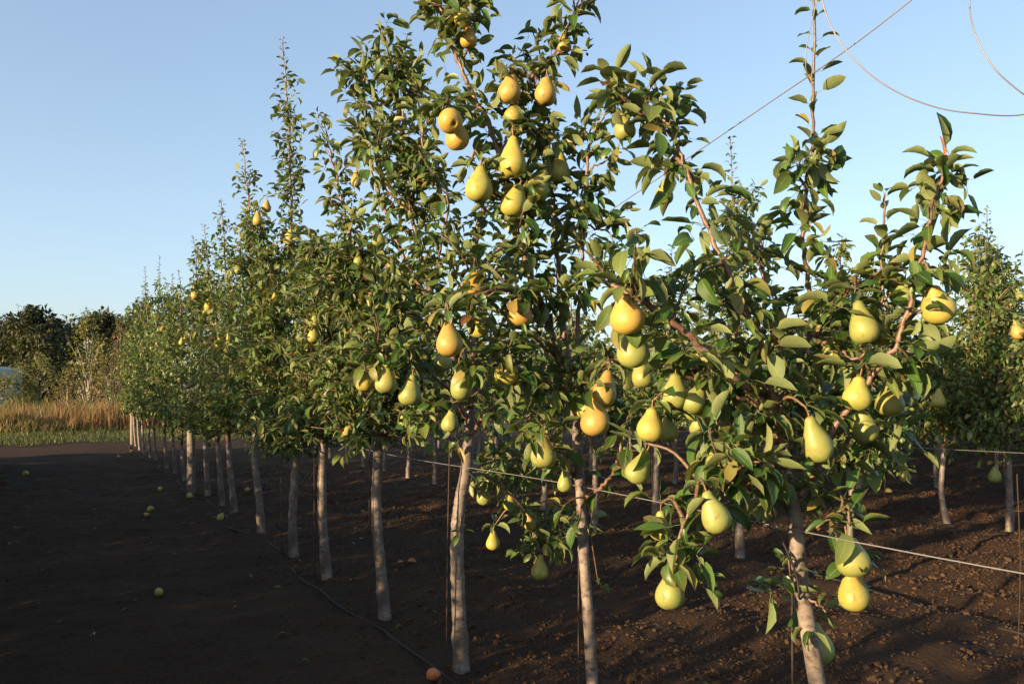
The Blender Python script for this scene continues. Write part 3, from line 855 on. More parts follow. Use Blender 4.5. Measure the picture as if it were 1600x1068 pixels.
# second tree: the tall one in the middle
RB = random.Random(52)
B_br = [
 dict(p=[(893,617,0),(873,560,0),(851,490,-.03),(830,435,-.05),(810,365,-.06),(796,315,-.06),(780,245,-.05),(765,197,-.04),(740,150,-.03),(717,100,-.02),(700,60,-.02),(688,10,-.02),(680,-40,-.02)], r=(.015,.004), side=7, sl=.2, sp=.05, start=.2),
 dict(p=[(893,615,.02),(885,540,.06),(876,470,.08),(872,420,.1),(866,340,.12),(858,280,.1),(838,212,.06),(815,160,.03),(832,125,.02),(858,95,.02),(880,65,.02),(895,25,.02),(910,-15,.02)], r=(.012,.003), side=8, sl=.18, sp=.045, start=.3),
 dict(p=[(898,580,0),(905,470,-.02),(910,390,-.02),(917,310,0),(917,255,.02),(928,207,.02),(945,180,.0),(962,150,0)], r=(.008,.003), side=4, sl=.13, sp=.06, start=.15),
 dict(p=[(917,268,.02),(942,254,.0),(970,237,-.02)], r=(.004,.0025), side=3, sl=.08, sp=.05),
 dict(p=[(896,745,0),(880,712,-.05),(865,692,-.1),(846,672,-.14)], r=(.008,.005), side=4, sl=.12, sp=.07, start=.3),
 dict(p=[(912,778,0),(938,762,-.06),(958,738,-.1),(966,712,-.12),(972,685,-.12)], r=(.007,.004), side=5, sl=.13, sp=.06, start=.4),
 dict(p=[(847,482,-.03),(805,455,-.12),(757,458,-.2),(718,478,-.25),(697,490,-.27)], r=(.009,.004), side=7, sl=.18, sp=.05, start=.15),
 dict(p=[(872,558,0),(840,530,-.1),(812,490,-.16),(800,465,-.18)], r=(.006,.004), side=7, sl=.15, sp=.05),
 dict(p=[(890,610,0),(840,590,-.1),(800,570,-.16),(770,560,-.2),(730,565,-.24)], r=(.008,.003), side=8, sl=.19, sp=.05),
 dict(p=[(893,620,0),(930,580,-.08),(965,560,-.14),(1000,545,-.18)], r=(.008,.003), side=8, sl=.18, sp=.05),
 dict(p=[(897,640,0),(930,650,-.05),(970,640,-.1),(1010,655,-.12)], r=(.007,.003), side=7, sl=.17, sp=.05),
 dict(p=[(850,490,0),(900,440,-.08),(945,410,-.1),(985,400,-.1)], r=(.008,.003), side=7, sl=.16, sp=.05),
 dict(p=[(797,318,-.05),(760,290,-.12),(735,255,-.15)], r=(.005,.003), side=6, sl=.14, sp=.05),
 dict(p=[(766,198,-.04),(725,172,-.06),(700,165,-.1),(672,160,-.12)], r=(.005,.003), side=6, sl=.12, sp=.045),
 dict(p=[(716,98,-.02),(740,60,-.02),(742,20,-.02),(748,-20,-.02)], r=(.005,.003), side=8, sl=.14, sp=.04),
 dict(p=[(780,245,-.05),(800,205,-.05),(830,200,-.02),(870,215,.02)], r=(.005,.003), side=8, sl=.15, sp=.045),
 dict(p=[(897,660,0),(860,640,.06),(820,650,.1),(790,630,.15)], r=(.006,.003), side=7, sl=.17, sp=.05),
 dict(p=[(812,365,-.06),(770,400,-.1),(740,420,-.14),(700,430,-.16)], r=(.006,.003), side=7, sl=.16, sp=.05),
 dict(p=[(868,345,.1),(900,340,.02),(935,360,-.02),(955,350,-.03)], r=(.005,.003), side=7, sl=.12, sp=.05),
]
B_pears = [
 (684,183,232,41,'b',dict(dd=-.16,rot=(-1.05,-.35,.3),sx=8)), (712,186,236,40,'b',dict(dd=-.12,rot=(0,-.35,.4),sx=-8)), (796,118,165,39,'r',dict(dd=-.08,k=2)), (851,122,168,37,'r',dict(dd=-.04,k=2)), (749,258,315,43,'y',dict(dd=-.18)),
 (802,212,276,45,'y',dict(dd=-.14)), (846,263,318,43,'y',dict(dd=-.1,rot=(0,.25,0))), (809,288,343,44,'y',dict(dd=-.14,rot=(0,.2,0))), (832,300,341,36,'g',dict(dd=-.06)), (873,236,288,36,'y',dict(dd=.02)),
 (803,160,198,32,'y',dict(dd=-.05)), (728,8,50,26,'b',dict(dd=-.05)), (732,40,84,26,'b',dict(dd=-.05)), (881,50,88,24,'r',dict(dd=.03)),
 (743,425,476,42,'b',dict(dd=-.16)), (812,466,518,41,'r',dict(dd=-.2,k=2)), (700,499,560,45,'r',dict(dd=-.3)), (748,488,530,34,'y',dict(dd=-.12)), (793,556,603,38,'y',dict(dd=-.16)), (719,570,625,38,'g',dict(dd=-.2)),
 (707,637,681,26,'g',dict(dd=.1)), (848,680,733,42,'g',dict(dd=-.18)), (881,734,766,23,'g',dict(dd=-.1)), (950,578,636,43,'r',dict(dd=-.14,rot=(0,.2,0))), (928,622,680,46,'r',dict(dd=-.16)), (912,620,655,30,'y',dict(dd=-.02)),
 (907,315,345,26,'y',dict(dd=0)),
]
B_tufts = [(695,490,-.3,7,(-.2,-.5,.6)), (812,462,-.2,6,(0,-.5,.8)), (905,810,-.04,4,(-.8,-.4,.3)), (925,812,0,3,(.8,-.2,.4)), (935,912,0,2,(1,-.1,.2)), (660,20,-.02,6,(-.8,-.2,.4)), (745,30,-.02,7,(.1,-.2,1)), (880,790,-.08,3,(-.6,-.4,0)),
 (760,270,-.12,6,(-.3,-.5,.8)), (700,170,-.14,6,(-.4,-.4,.7)), (880,60,.02,6,(0,-.3,1)), (935,345,-.02,6,(.3,-.3,.8)), (960,380,-.05,5,(.5,-.3,.6))]
traced_tree('tall pear tree in mid picture with a pear cluster high on it, second from right', GF, DB,
    [(936,1176),(925,1060),(919,960),(913,880),(907,770),(901,690),(893,613)], (.0215,.0195,.0185,.0175,.0165,.015), B_br, B_pears, RB, .070, B_tufts, 1.5)

# third tree
RC = random.Random(63)
C_br = [
 dict(p=[(735,640,0),(738,560,.02),(738,480,.04),(740,400,.05),(748,352,.04),(757,322,.03)], r=(.016,.013), side=5, sl=.22, sp=.09, start=.05, nros=(3,4)),
 dict(p=[(735,640,0),(702,540,-.02),(672,450,-.04),(652,380,-.04),(640,320,-.03),(627,260,0),(630,190,.02),(612,120,.03),(600,85,.03)], r=(.014,.003), side=9, sl=.26, sp=.05, start=.15),
 dict(p=[(733,630,0),(690,505,.04),(640,420,.06),(602,330,.08),(577,250,.08),(568,160,.08),(573,78,.08)], r=(.012,.003), side=5, sl=.2, sp=.06, start=.15),
 dict(p=[(573,180,.08),(568,130,.08),(574,70,.08)], r=(.004,.0025), mode='shoot', sp=.03),
 dict(p=[(640,320,-.03),(660,240,-.06),(655,170,-.06),(650,90,-.05)], r=(.006,.003), side=8, sl=.2, sp=.05),
 dict(p=[(732,690,0),(752,655,-.06),(776,627,-.12),(800,600,-.16)], r=(.010,.005), side=5, sl=.16, sp=.07, start=.5),
 dict(p=[(728,740,0),(765,745,.12),(800,775,.25),(835,815,.35),(860,850,.4)], r=(.008,.003), side=9, sl=.24, sp=.05, start=.25),
 dict(p=[(728,735,0),(770,720,.15),(810,720,.3),(850,745,.4)], r=(.008,.003), side=8, sl=.24, sp=.05, start=.25),
 dict(p=[(733,660,0),(700,610,-.15),(655,570,-.3),(610,550,-.42),(570,545,-.5)], r=(.010,.004), side=8, sl=.24, sp=.05, start=.2),
 dict(p=[(735,630,0),(760,560,.1),(770,480,.15),(775,420,.2)], r=(.009,.003), side=6, sl=.24, sp=.055, start=.2),
 dict(p=[(735,650,0),(690,640,-.1),(650,650,-.2),(620,640,-.22)], r=(.008,.003), side=7, sl=.22, sp=.05, start=.2),
 dict(p=[(700,540,-.02),(660,500,-.15),(620,480,-.2),(600,450,-.22)], r=(.008,.003), side=8, sl=.24, sp=.05, start=.2),
 dict(p=[(672,450,-.04),(690,380,-.1),(700,320,-.12),(690,270,-.12)], r=(.007,.003), side=8, sl=.22, sp=.05, start=.15),
 dict(p=[(640,330,-.03),(600,290,-.1),(580,220,-.12)], r=(.006,.003), side=7, sl=.2, sp=.05, start=.15),
]
C_pears = [
 (642,585,634,37,'g',dict(dd=-.42)), (604,566,614,34,'g',dict(dd=-.45)), (570,580,610,28,'y',dict(dd=-.3)), (755,755,790,24,'g',dict(dd=.25)), (797,765,796,22,'y',dict(dd=.3)), (825,800,840,20,'r',dict(dd=.35)),
 (772,828,863,22,'y',dict(dd=.3)), (843,866,906,26,'y',dict(dd=.35)), (632,640,668,24,'g',dict(dd=.0)), (690,545,580,30,'g',dict(dd=-.3)), (655,215,245,18,'r',dict(dd=.2)), (632,310,335,20,'g',dict(dd=.1)),
]
C_tufts = [(718,830,-.03,4,(.5,-.6,.2)), (570,545,-.5,7,(-.3,-.5,.5)), (640,560,-.45,7,(0,-.5,.6)), (715,690,-.1,5,(-.5,-.5,-.2)), (870,870,.4,6,(.5,-.3,-.3)), (830,840,.35,7,(.2,-.4,.2))]
traced_tree('pear tree with smooth pale trunk bowed to the left, third from right', GF, DC,
    [(722,1052),(716,930),(714,850),(718,790),(728,738),(732,690),(735,638)], (.035,.0305,.0285,.0275,.026,.022), C_br, C_pears, RC, .072, C_tufts, 1.6)

# ------------------------------------------------------------------ front row, trees farther along
def far_front(px_trunk, leaders_px, r0, label, seed, crown, pears=(), nscaf=22, side=3, lod='hi', spacing=.05, dd=0.0, leafL=.072, tipfrac=.62, fluff=14):
    d = row_depth(px_trunk[0][0]) + dd
    tp = [P(x, y, d) for x, y in px_trunk]
    base = tp[0].copy(); base[2] = 0; tp[0][2] = -.05
    ld = []
    for l in leaders_px:
        ld.append([P(x, y, d) for x, y in ([px_trunk[-1]] + l)])
    return grown_tree(label, GF, base, tp, (r0 * .86, r0 * .72, r0 * .68, r0 * .6), ld, random.Random(seed), lod, crown, leafL, pears, d, nscaf, side, spacing, tipfrac=tipfrac, fluff=fluff)
far_front([(602,978),(596,900),(588,800),(590,722),(594,680)], [[(588,600),(578,520),(560,455),(542,350),(522,265),(506,188)], [(600,600),(604,520),(596,450),(598,400)]], .040,
  'pear tree with straight pale trunk, fourth from right in the front row', 71, (.8, .42, .12),
  [(556,265,295,18,'r'),(592,360,385,22,'g'),(543,668,690,22,'y'),(615,520,550,22,'y'),(560,395,418,15,'g')], 30, 4, spacing=.05, tipfrac=.58)
far_front([(512,903),(505,830),(503,760),(506,690)], [[(505,600),(512,520),(503,450),(494,410),(488,375)], [(520,600),(530,520),(528,455)]], .042,
  'pear tree leaning slightly right at its foot, fifth from right in the front row', 72, (.8, .42, .18),
  [(493,493,519,21,'y'),(489,516,536,20,'y',dict(dd=-.2)),(509,528,554,21,'r'),(527,600,622,16,'g')], 32, 4, tipfrac=.8)
far_front([(460,874),(457,820),(460,750),(464,700)], [[(455,620),(448,540),(450,440),(455,330),(450,190),(441,62)], [(440,600),(425,500),(415,400),(400,330)]], .044,
  'tallest pear tree of the left part, its long leader sticking far above the others', 73, (.75, .43, .14),
  [(453,358,384,18,'y'),(440,612,634,16,'y'),(403,330,356,16,'r'),(418,312,338,14,'r'),(430,455,475,14,'y')], 34, 4, tipfrac=.55, lod='mid', fluff=46)
far_front([(409,833),(405,780),(398,720),(402,660)], [[(400,580),(395,480),(392,400),(388,320),(378,218)], [(410,560),(420,470),(425,400)]], .044,
  'pear tree with strongly crooked trunk just left of the tallest one', 74, (.75, .43, .12),
  [(379,620,646,13,'y'),(372,410,435,14,'g'),(413,500,520,13,'y')], 30, 4, lod='mid', tipfrac=.6)
far_front([(368,800),(360,740),(357,690)], [[(360,600),(365,500),(352,410),(345,312)]], .045, 'pear tree behind the crooked trunk, twin of a slimmer one beside it', 75, (.75, .43, .14),
  [(355,536,556,14,'y'),(342,527,546,12,'r'),(356,520,540,13,'y'),(360,470,490,11,'r')], 32, 4, lod='mid', tipfrac=.62)
far_front([(348,787),(343,730),(340,690)], [[(338,600),(330,500),(326,430),(320,352)]], .042, 'slim-trunked pear tree between two others near the grey post', 76, (.75, .43, .14),
  [(326,467,489,14,'b'),(303,450,470,12,'r'),(345,600,620,11,'g')], 32, 4, lod='mid', tipfrac=.62)
far_front([(325,772),(322,720),(321,680)], [[(318,600),(312,500),(308,440),(303,372)]], .045, 'pear tree standing just in front of the round grey post', 77, (.75, .45, .14),
  [(320,655,670,10,'y'),(302,520,535,9,'r'),(285,527,543,9,'y')], 30, 4, lod='mid', tipfrac=.66)
far_list = [
 (288,741,(280,425),'first pear tree past the round grey post in the front row'), (274,727,(270,430),'second pear tree past the round grey post in the front row'), (261,724,(262,445),'third pear tree past the round grey post in the front row'),
 (245,717,(250,402),'far pear tree with a thin leader sticking up, near the row end'), (236,707,(226,418),'far pear tree with twin thin leaders near the row end'), (226,701,(223,455),'third last pear tree at the far end of the front row'),
 (219,699,(214,470),'second last pear tree at the far end of the front row'), (213,696,(209,482),'last pear tree of the front row beside the end post')]
for k, (x, y, tip, lab) in enumerate(far_list):
    far_front([(x, y), (x - 3, y - 25), (x - 4, y - 45)], [[(x - 3, 580), ((x + tip[0]) / 2, 500), tip]], .036, lab, 90 + k, (.8, .55, .35 if k not in (3, 4) else .15),
      [(x - 6, 585 + (k * 37) % 30, 598 + (k * 37) % 30, 8, 'y'), (x + 3, 520 + (k * 23) % 60, 532 + (k * 23) % 60, 8, 'r'), (x - 2, 615 + (k * 13) % 20, 627 + (k * 13) % 20, 7, 'y')], 34, 3, lod='low', spacing=.05, leafL=.082, tipfrac=.58 if k in (0, 3, 4, 6) else .8)

# ------------------------------------------------------------------ rows behind
def row_tree(n, t, H, seed, label, group, lod, crown, pears=(), r0=.035, nscaf=20, side=3, split=True, spacing=.055, leafL=.075, lean=.15, name=None):
    R = random.Random(seed)
    b = NT(n, t); zt = .75 + R.uniform(-.1, .1)
    j = lambda s: np.array((R.gauss(0, s), R.gauss(0, s), 0))
    tp = [b - np.array((0, 0, .05)), b + j(.02) + UPV * .3, b + j(.03) + UPV * zt]
    top = b + j(lean) + UPV * H
    ld = [[tp[-1], tp[-1] * .6 + top * .4 + j(.06), top]]
    if H > 2.0 and R.random() < .6: ld.append([tp[-1], tp[-1] * .5 + top * .5 + j(.22), top + j(.25) - UPV * R.uniform(.2, .7)])
    dep = proj(b)[2]
    return grown_tree(label, group, b, tp, (r0, r0 * .85, r0 * .7), ld, R, lod, crown, leafL, pears, dep, nscaf, side, spacing, split)
G2 = 'pear trees of the second row'
row_tree(4.55, 4.72, 3.15, 201, 'narrow pear tree in the second row, its leafy tip showing against the sky', G2, 'mid', (.8,.42,.22), [(1160,470,490,16,'y')], nscaf=40, side=4)
row_tree(4.55, 3.72, 2.27, 200, 'second row pear tree standing right behind the nearest tree', G2, 'mid', (.75,.42,.2), nscaf=34, side=4, r0=.026)
row_tree(4.55, 5.70, 2.5, 202, 'second row pear tree behind the laden branch in mid picture', G2, 'mid', (.85,.45,.25), nscaf=24)
second = [('second row pear tree seen beyond the tall middle tree', 2.3), ('second row pear tree seen just left of the tall middle tree', 2.5), ('second row pear tree seen between the second and third trunks', 2.2),
          ('second row pear tree seen right behind the bowed pale trunk', 2.4)]
for k, (lab, H) in enumerate(second):
    row_tree(4.55, 6.65 + .95 * k, H, 203 + k, lab, G2, 'mid', (.85,.48,.3), nscaf=22, side=3)
for k in range(10):
    row_tree(4.55, 10.45 + .98 * k, rng.uniform(2.2, 2.8), 220 + k, 'dark pear tree of the second row hidden behind the front row', 'hidden trees of the second row', 'low', (.85,.5,.3), nscaf=20, side=2, split=False, spacing=.065, leafL=.085)
G3 = 'pear trees of the third row'
row_tree(7.45, 4.4, 2.95, 241, 'tall shaded pear tree at the right edge of the picture', G3, 'mid', (.6,.62,.30), [(1588,498,545,22,'r'),(1553,728,752,20,'g'),(1590,450,470,14,'g')], nscaf=42, side=5)
row_tree(7.45, 4.98, 1.95, 242, 'low pear tree with straight dark trunk and one hanging pear, right', G3, 'mid', (.8,.62,.40), [(1467,606,648,21,'y',dict(dd=-.6))], nscaf=34, side=4, r0=.03)
row_tree(7.45, 5.95, 2.2, 243, 'third row pear tree with low pears beneath the laden right branch', G3, 'mid', (.55,.62,.35), [(1390,672,706,19,'g'),(1412,728,762,18,'y'),(1352,700,720,12,'y')], nscaf=36, side=4)
for k in range(12):
    row_tree(7.45, 6.95 + 1.0 * k, rng.uniform(1.9, 2.7), 250 + k, 'shaded pear tree of the third row seen through gaps in the front', 'trees of the third row', 'low', (.55,.58,.35), nscaf=28, side=3, split=False, spacing=.065, leafL=.085)
# rows four to six share a few grown shapes
def copy_tree(src, loc, rz, s, label, group):
    r = src.copy(); COL.objects.link(r); r.location = tuple(loc); r.rotation_euler = (0, 0, rz); r.scale = (s, s, s)
    r['label'] = label; r['group'] = group
    for ch in list(src.children):
        c = ch.copy(); COL.objects.link(c); c.parent = r
    return r
LAB4 = 'distant pear tree in the rear rows under the far canopy'
protos = []
for k in range(4):
    protos.append(row_tree(10.35, 4.15 + .97 * k, (2.2, 1.9, 2.4, 2.0)[k], 270 + k, LAB4, 'trees of the rear rows', 'low', (.45,.62,.42), nscaf=36, side=4, split=False, spacing=.055, leafL=.09))
for r_, n_ in enumerate((10.35, 13.25, 16.2, 19.1, 22.0, 25.0)):
    for k in range(4 if r_ == 0 else 0, 15):
        copy_tree(protos[rng.randrange(4)], NT(n_, 4.15 + .97 * k + rng.gauss(0, .06) + r_ * 1.0), rng.uniform(0, 6.28), rng.uniform(.9, 1.15), LAB4, 'trees of the rear rows')
# unseen rows left of the camera, height and density shaped to shade the alley
LABL = 'low leafy pear tree in the unseen left rows, shaped to shade the alley'
lp = []
for k in range(4):
    R_ = random.Random(290 + k)
    b_ = NT(-1.5, -1.6 + .62 * k)
    jj = lambda q: np.array((R_.gauss(0, q), R_.gauss(0, q), 0))
    lead = [[b_ + UPV * .12, b_ + jj(.04) + UPV * .5, b_ + jj(.08) + UPV * (1.0, .9, 1.1, .95)[k]],
            [b_ + UPV * .3, b_ + jj(.12) + UPV * 1.0, b_ + jj(.2) + UPV * (1.7, 1.45, 1.85, 1.55)[k]]]
    lp.append(grown_tree(LABL, 'trees of the left row', b_, [b_ - UPV * .05, b_ + UPV * .06, b_ + UPV * .14], (.03, .028, .024), lead, R_, 'low', (.08, .46, .3), .085, (), None, 26, 3, .06, False, None, True, .7))
LABT = 'tall open pear tree in the unseen left row, shaped to shade the front row'  # also unseen, made tall and gappy to dapple the front row
lt = []
for k in range(3):
    lt.append(row_tree(-1.5, 3.55 + .85 * k, (2.7, 2.35, 3.0)[k], 310 + k, LABT, 'tall trees of the left row', 'low', (.55, .46, .25), nscaf=24, side=3, split=False, spacing=.07, leafL=.085, lean=.1))
for k in range(36):
    t_ = .6 + .5 * k + rng.gauss(0, .05)
    copy_tree(lp[rng.randrange(4)], NT(-1.5, t_), rng.uniform(0, 6.28), rng.uniform(.9, 1.05) * (.88 if t_ < 3.2 else 1), LABL, 'trees of the left row')
for k in range(26):  # second unseen low row, added to keep low sun off the alley
    copy_tree(lp[rng.randrange(4)], NT(-4.4, -3.0 + .72 * k + rng.gauss(0, .06)), rng.uniform(0, 6.28), rng.uniform(.9, 1.1), LABL, 'trees of the left row')
for k in range(19):
    copy_tree(lt[rng.randrange(3)], NT(-1.55, 5.6 + .68 * k + rng.gauss(0, .08)), rng.uniform(0, 6.28), rng.uniform(.88, 1.06), LABT, 'tall trees of the left row')

# ------------------------------------------------------------------ split the near foliage into leaves one can pick out
def split_foliage():
    recs = []
    for ti, (root, base, LV, lod, nrg) in enumerate(PENDING):
        p, d, u, l = LV.arrays()
        vi = nrg.integers(0, len(VARS[lod]), len(p))
        recs.append((p, d, u, l, vi))
    allp = np.vstack([r[0] + r[1] / np.linalg.norm(r[1], axis=1)[:, None] * r[3][:, None] * .7 for r in recs])
    tid = np.concatenate([np.full(len(r[0]), i) for i, r in enumerate(recs)])
    lid = np.concatenate([np.arange(len(r[0])) for r in recs]); L = np.concatenate([r[3] for r in recs])
    x, y, dep = proj(allp)
    size = L * FPX / dep
    order = np.argsort(dep)
    cell = 9.0; grid = {}; pick = {}
    for o in order:
        if not (0 < x[o] < 1600 and 0 < y[o] < 1068): continue
        c = (int(x[o] / cell), int(y[o] / cell))
        h = grid.get(c, 0); grid[c] = h + 1
        if h == 0 and size[o] > 10: pick.setdefault(tid[o], []).append((-size[o], lid[o]))
    for ti, (root, base, LV, lod, nrg) in enumerate(PENDING):
        p, d, u, l, vi = recs[ti]
        chosen = np.zeros(len(p), dtype=bool)
        if lod != 'low':
            X, Y, Z = frames(d, u)
            for _, k in sorted(pick.get(ti, []))[:300]:
                chosen[k] = True
                o = link('leaf', leaf_mesh(lod, int(vi[k])), root)
                o.matrix_local = Matrix(((X[k][0] * l[k], Y[k][0] * l[k], Z[k][0] * l[k], p[k][0] - base[0]), (X[k][1] * l[k], Y[k][1] * l[k], Z[k][1] * l[k], p[k][1] - base[1]),
                                         (X[k][2] * l[k], Y[k][2] * l[k], Z[k][2] * l[k], p[k][2] - base[2]), (0, 0, 0, 1)))
        r = ~chosen
        if r.any():
            tag(link('foliage', leaves_mesh('foliage', p[r], d[r], u[r], l[r], vi[r], lod, M_LEAF, base, nrg), root), kind='stuff')
split_foliage()

# ------------------------------------------------------------------ posts, wires, stakes, hoses
def round_post(px, py_base, py_top, wpx, label, group='trellis posts'):
    g = G(px, py_base); d = proj(g)[2]
    top = P(px - 1, py_top, d)
    r = wpx * d / FPX / 2
    pts = [g - np.array((0, 0, .1)), g + (top - g) * .5, top]
    nrg = np.random.default_rng(int(px))
    path = smooth_path(pts, 6)
    v, f = tube(path, np.linspace(r * 1.08, r * .95, len(path)), 14, .03, nrg)
    root = tag(empty('trellis_post', g), label, 'post', group)
    link('shaft', np_mesh('shaft', v - g, f, M_POST), root)
    v, f = tube(np.array([top - np.array((0, 0, .004)), top + np.array((0, 0, .012))]), np.array([r * .96, r * .8]), 14)
    link('post_top', np_mesh('post_top', v - g, f, M_POST), root)
    return g
round_post(299, 771, 588, 12, 'round weathered grey trellis post standing among the front row trunks')
round_post(207, 694, 560, 6, 'trellis end post at the far end of the front row')
pr2 = NT(4.55, 22.2); 
def wire(name, pts, r, label, mat=M_WIRE, sides=6, per=8, cat='wire', group=None):
    path = smooth_path(pts, per)
    v, f = tube(path, np.full(len(path), r), sides)
    c = path.mean(0)
    return tag(link(name, np_mesh(name, v - c, f, mat), None, c), label, cat, group)
def row_wire(n, z, t0, t1, sag, label, step=3.0, r=.0016):
    ts = np.arange(t0, t1 + .01, step / 2)
    pts = [NT(n, t, z - (sag if i % 2 else 0)) for i, t in enumerate(ts)]
    wire('trellis_wire', pts, r, label, group='trellis wires')
row_wire(ROW - .02, .925, -3.4, 22, .015, 'galvanised wire strung low along the front row trunks')
row_wire(ROW - .03, 1.48, 1.6, 22, .02, 'second galvanised wire higher in the front row foliage')
row_wire(4.53, .93, -1, 22, .015, 'low galvanised wire of the second row')
row_wire(7.43, .90, -1, 22, .015, 'low galvanised wire of the third row at right')
# loose wires in the sky at right
wire('loose_wire', [P(868,388,3.1), P(945,335,2.9), P(1075,247,2.55), P(1200,162,2.25), P(1320,80,2.0), P(1428,-3,1.85), P(1520,-80,1.75)], .0017, 'straight loose wire running up across the sky at upper right')
wire('loose_wire', [P(1262,-150,1.9), P(1278,-50,1.9), P(1287,10,1.9), P(1310,62,1.88), P(1350,108,1.86), P(1400,143,1.84), P(1460,167,1.82), P(1520,177,1.8), P(1600,179,1.8), P(1700,150,1.8), P(1780,60,1.85)], .0017, 'curling loose wire hanging in a wide arc at the right sky')
wire('loose_wire', [P(1520,-90,1.9), P(1515,0,1.9), P(1521,45,1.88), P(1545,95,1.86), P(1575,128,1.85), P(1620,158,1.85), P(1700,180,1.9)], .0017, 'short loose wire arc in the top right corner')
wire('loose_wire', [P(1285,-30,2.02), P(1272,20,2.03), P(1261,70,2.03), P(1259,105,2.04), P(1262,118,2.05)], .0011, 'fine wire end dangling beside the tall right shoot')
wire('loose_wire', [P(470,562,5.4), P(490,557,5.3), P(512,555,5.2), P(530,558,5.1)], .002, 'thin slack wire piece in foliage of the left trees')
# black tie on the nearest trunk
wire('rubber_tie', [P(1180,815,2.02), P(1212,830,2.0), P(1233,868,1.99), P(1246,905,1.99), P(1250,935,2.0), P(1262,905,2.1), P(1240,840,2.13)], .0028, 'black rubber tie slung round the nearest trunk', M_TIE, cat='tie')
wire('rubber_tie', [P(728,735,3.70), P(745,750,3.69), P(752,768,3.72), P(738,760,3.84), P(722,740,3.84)], .003, 'black rubber tie round the bowed pale trunk', M_TIE, cat='tie')
# training stakes
def stake(px, py_base, py_top, d, label, r=.0031, lean=0):
    b = P(px, py_base, d); b[2] = -.05 if b[2] < .1 else b[2]
    g = P(px, py_base, d); b = np.array((g[0], g[1], -.08))
    tp = P(px + lean, py_top, d)
    nrg = np.random.default_rng(px)
    path = smooth_path([b, (b + tp) / 2 + nrg.normal(0, .006, 3), tp], 6)
    v, f = tube(path, np.full(len(path), r), 6)
    o = tag(link('training_stake', np_mesh('training_stake', v - b, f, M_RUST), None, b), label, 'stake', 'thin rusty stakes')
stake(697, 1060, 560, 3.72, 'thin rusty stake beside the bowed pale trunk', lean=9)
stake(577, 965, 600, 4.62, 'thin rusty stake left of the fourth trunk', lean=2)
stake(492, 910, 560, 5.6, 'thin rusty stake left of the fifth trunk')
stake(440, 850, 560, 6.5, 'thin rusty stake left of the tallest left tree', lean=2)
stake(904, 1168, 560, 2.93, 'thin rusty stake beside the middle tree trunk', lean=6)
stake(1240, 1330, 640, 2.16, 'thin rusty stake beside the nearest trunk', lean=-4)
stake(1589, 1000, 740, 4.15, 'thin rusty stake standing alone at the right edge')
stake(1018, 850, 640, 6.9, 'thin stake in the second row behind middle pears')
stake(1382, 780, 560, 9.3, 'thin stake far in the third row gap')
stake(1543, 770, 560, 10.2, 'thin far stake right of the lone hanging pear')
# drip hoses
def hose(n, t0, t1, label, seed, r=.0068):
    R = random.Random(seed)
    pts = []
    t = t0
    while t <= t1:
        q = NT(n + R.gauss(0, .03) + .05 * math.sin(t * 2.1), t)
        q[2] = float(ground_h(np.array([q[0]]), np.array([q[1]]))[0]) + r * .4 + R.gauss(0, .007)
        pts.append(q); t += .42
    wire('drip_hose', pts, r, label, M_HOSE, 8, 4, 'hose', 'drip irrigation hoses')
hose(ROW - .09, 1.0, 22.6, 'black drip hose lying along the foot of the front row', 5)
hose(4.50, .5, 22.4, 'black drip hose along the foot of the second row at right', 6)
hose(7.40, .5, 22, 'black drip hose along the third row', 7)

# ------------------------------------------------------------------ fallen fruit and litter
def fallen(px, py, w, skin, label, rot, dz=0.0):
    w *= .86; g = G(px, py + w * .4); d = proj(g)[2]; wm = w * d / FPX
    me, bx, by, H = pear_mesh(2, skin, True)
    gz = float(ground_h(np.array([g[0]]), np.array([g[1]]))[0])
    root = empty('fallen_pear', (g[0], g[1], gz)); tag(root, label, 'pear', 'fallen pears')
    M = Matrix.Rotation(rot[2], 4, 'Z') @ Matrix.Rotation(rot[0], 4, 'X')
    c = M @ Vector((0, 0, -H * .62 * wm))
    o = link('fruit', me, root); o.scale = (wm,) * 3
    o.rotation_euler = M.to_euler(); o.location = (-c.x, -c.y, wm * .36 - c.z)
    s = link('stem', STEM_ME, o); s.location = (bx, by, 0)
    k = link('calyx', CALYX_ME, o); k.location = (0, 0, -H + .045)
for a in [(248,922,16,'y','yellow pear lying alone on the dark soil at lower left',(1.4,0,.6)), (344,812,13,'y','yellow pear on the soil nearest the front trunks at left',(.5,0,2)), (235,790,12,'y','brighter of two pears lying close together on the alley',(1.3,0,1)),
          (228,805,9,'r','browner of two pears lying close together on the alley',(1.6,0,2.4)), (250,766,9,'r','small far pear lying on the alley short of the post',(1.5,0,3)), (296,773,12,'y','fallen pear at the foot of the round grey post',(1.5,0,.2)),
          (40,738,11,'y','fallen pear far out at the left edge of the alley',(1.5,0,1)), (386,766,9,'r','fallen pear between two left trunks under the row',(1.4,0,.4)), (676,1056,24,'o','orange-brown rotting pear at the bottom edge of the picture',(1.2,0,.7)),
          (1100,885,17,'b','small orange-yellow pear on the soil behind the low hanging pear',(1.5,0,.7)), (1388,766,11,'y','small yellow pear on lit soil at right under the third row',(1.5,0,.3)), (1456,772,12,'o','orange rotten pear on the streaked soil at right',(1.5,0,2)),
          (185,713,6,'y','fallen pear farthest off at the end of the alley',(1.5,0,2)), (206,705,6,'r','fallen pear by the far end post',(1.5,0,2))]:
    fallen(*a)
def dry_leaf(px, py, L, label, mat, rz):
    g = G(px, py); gz = float(ground_h(np.array([g[0]]), np.array([g[1]]))[0])
    V, A, Q, T = leaf_variant(6, int(px), True, .27, .5, 1.4)
    o = link('fallen_leaf', np_mesh('fallen_leaf', V, [Q, T], mat, True, A), None, (g[0], g[1], gz + .02))
    o.scale = (L, L, L); o.rotation_euler = (.1, .2, rz); tag(o, label, 'leaf', 'fallen leaves')
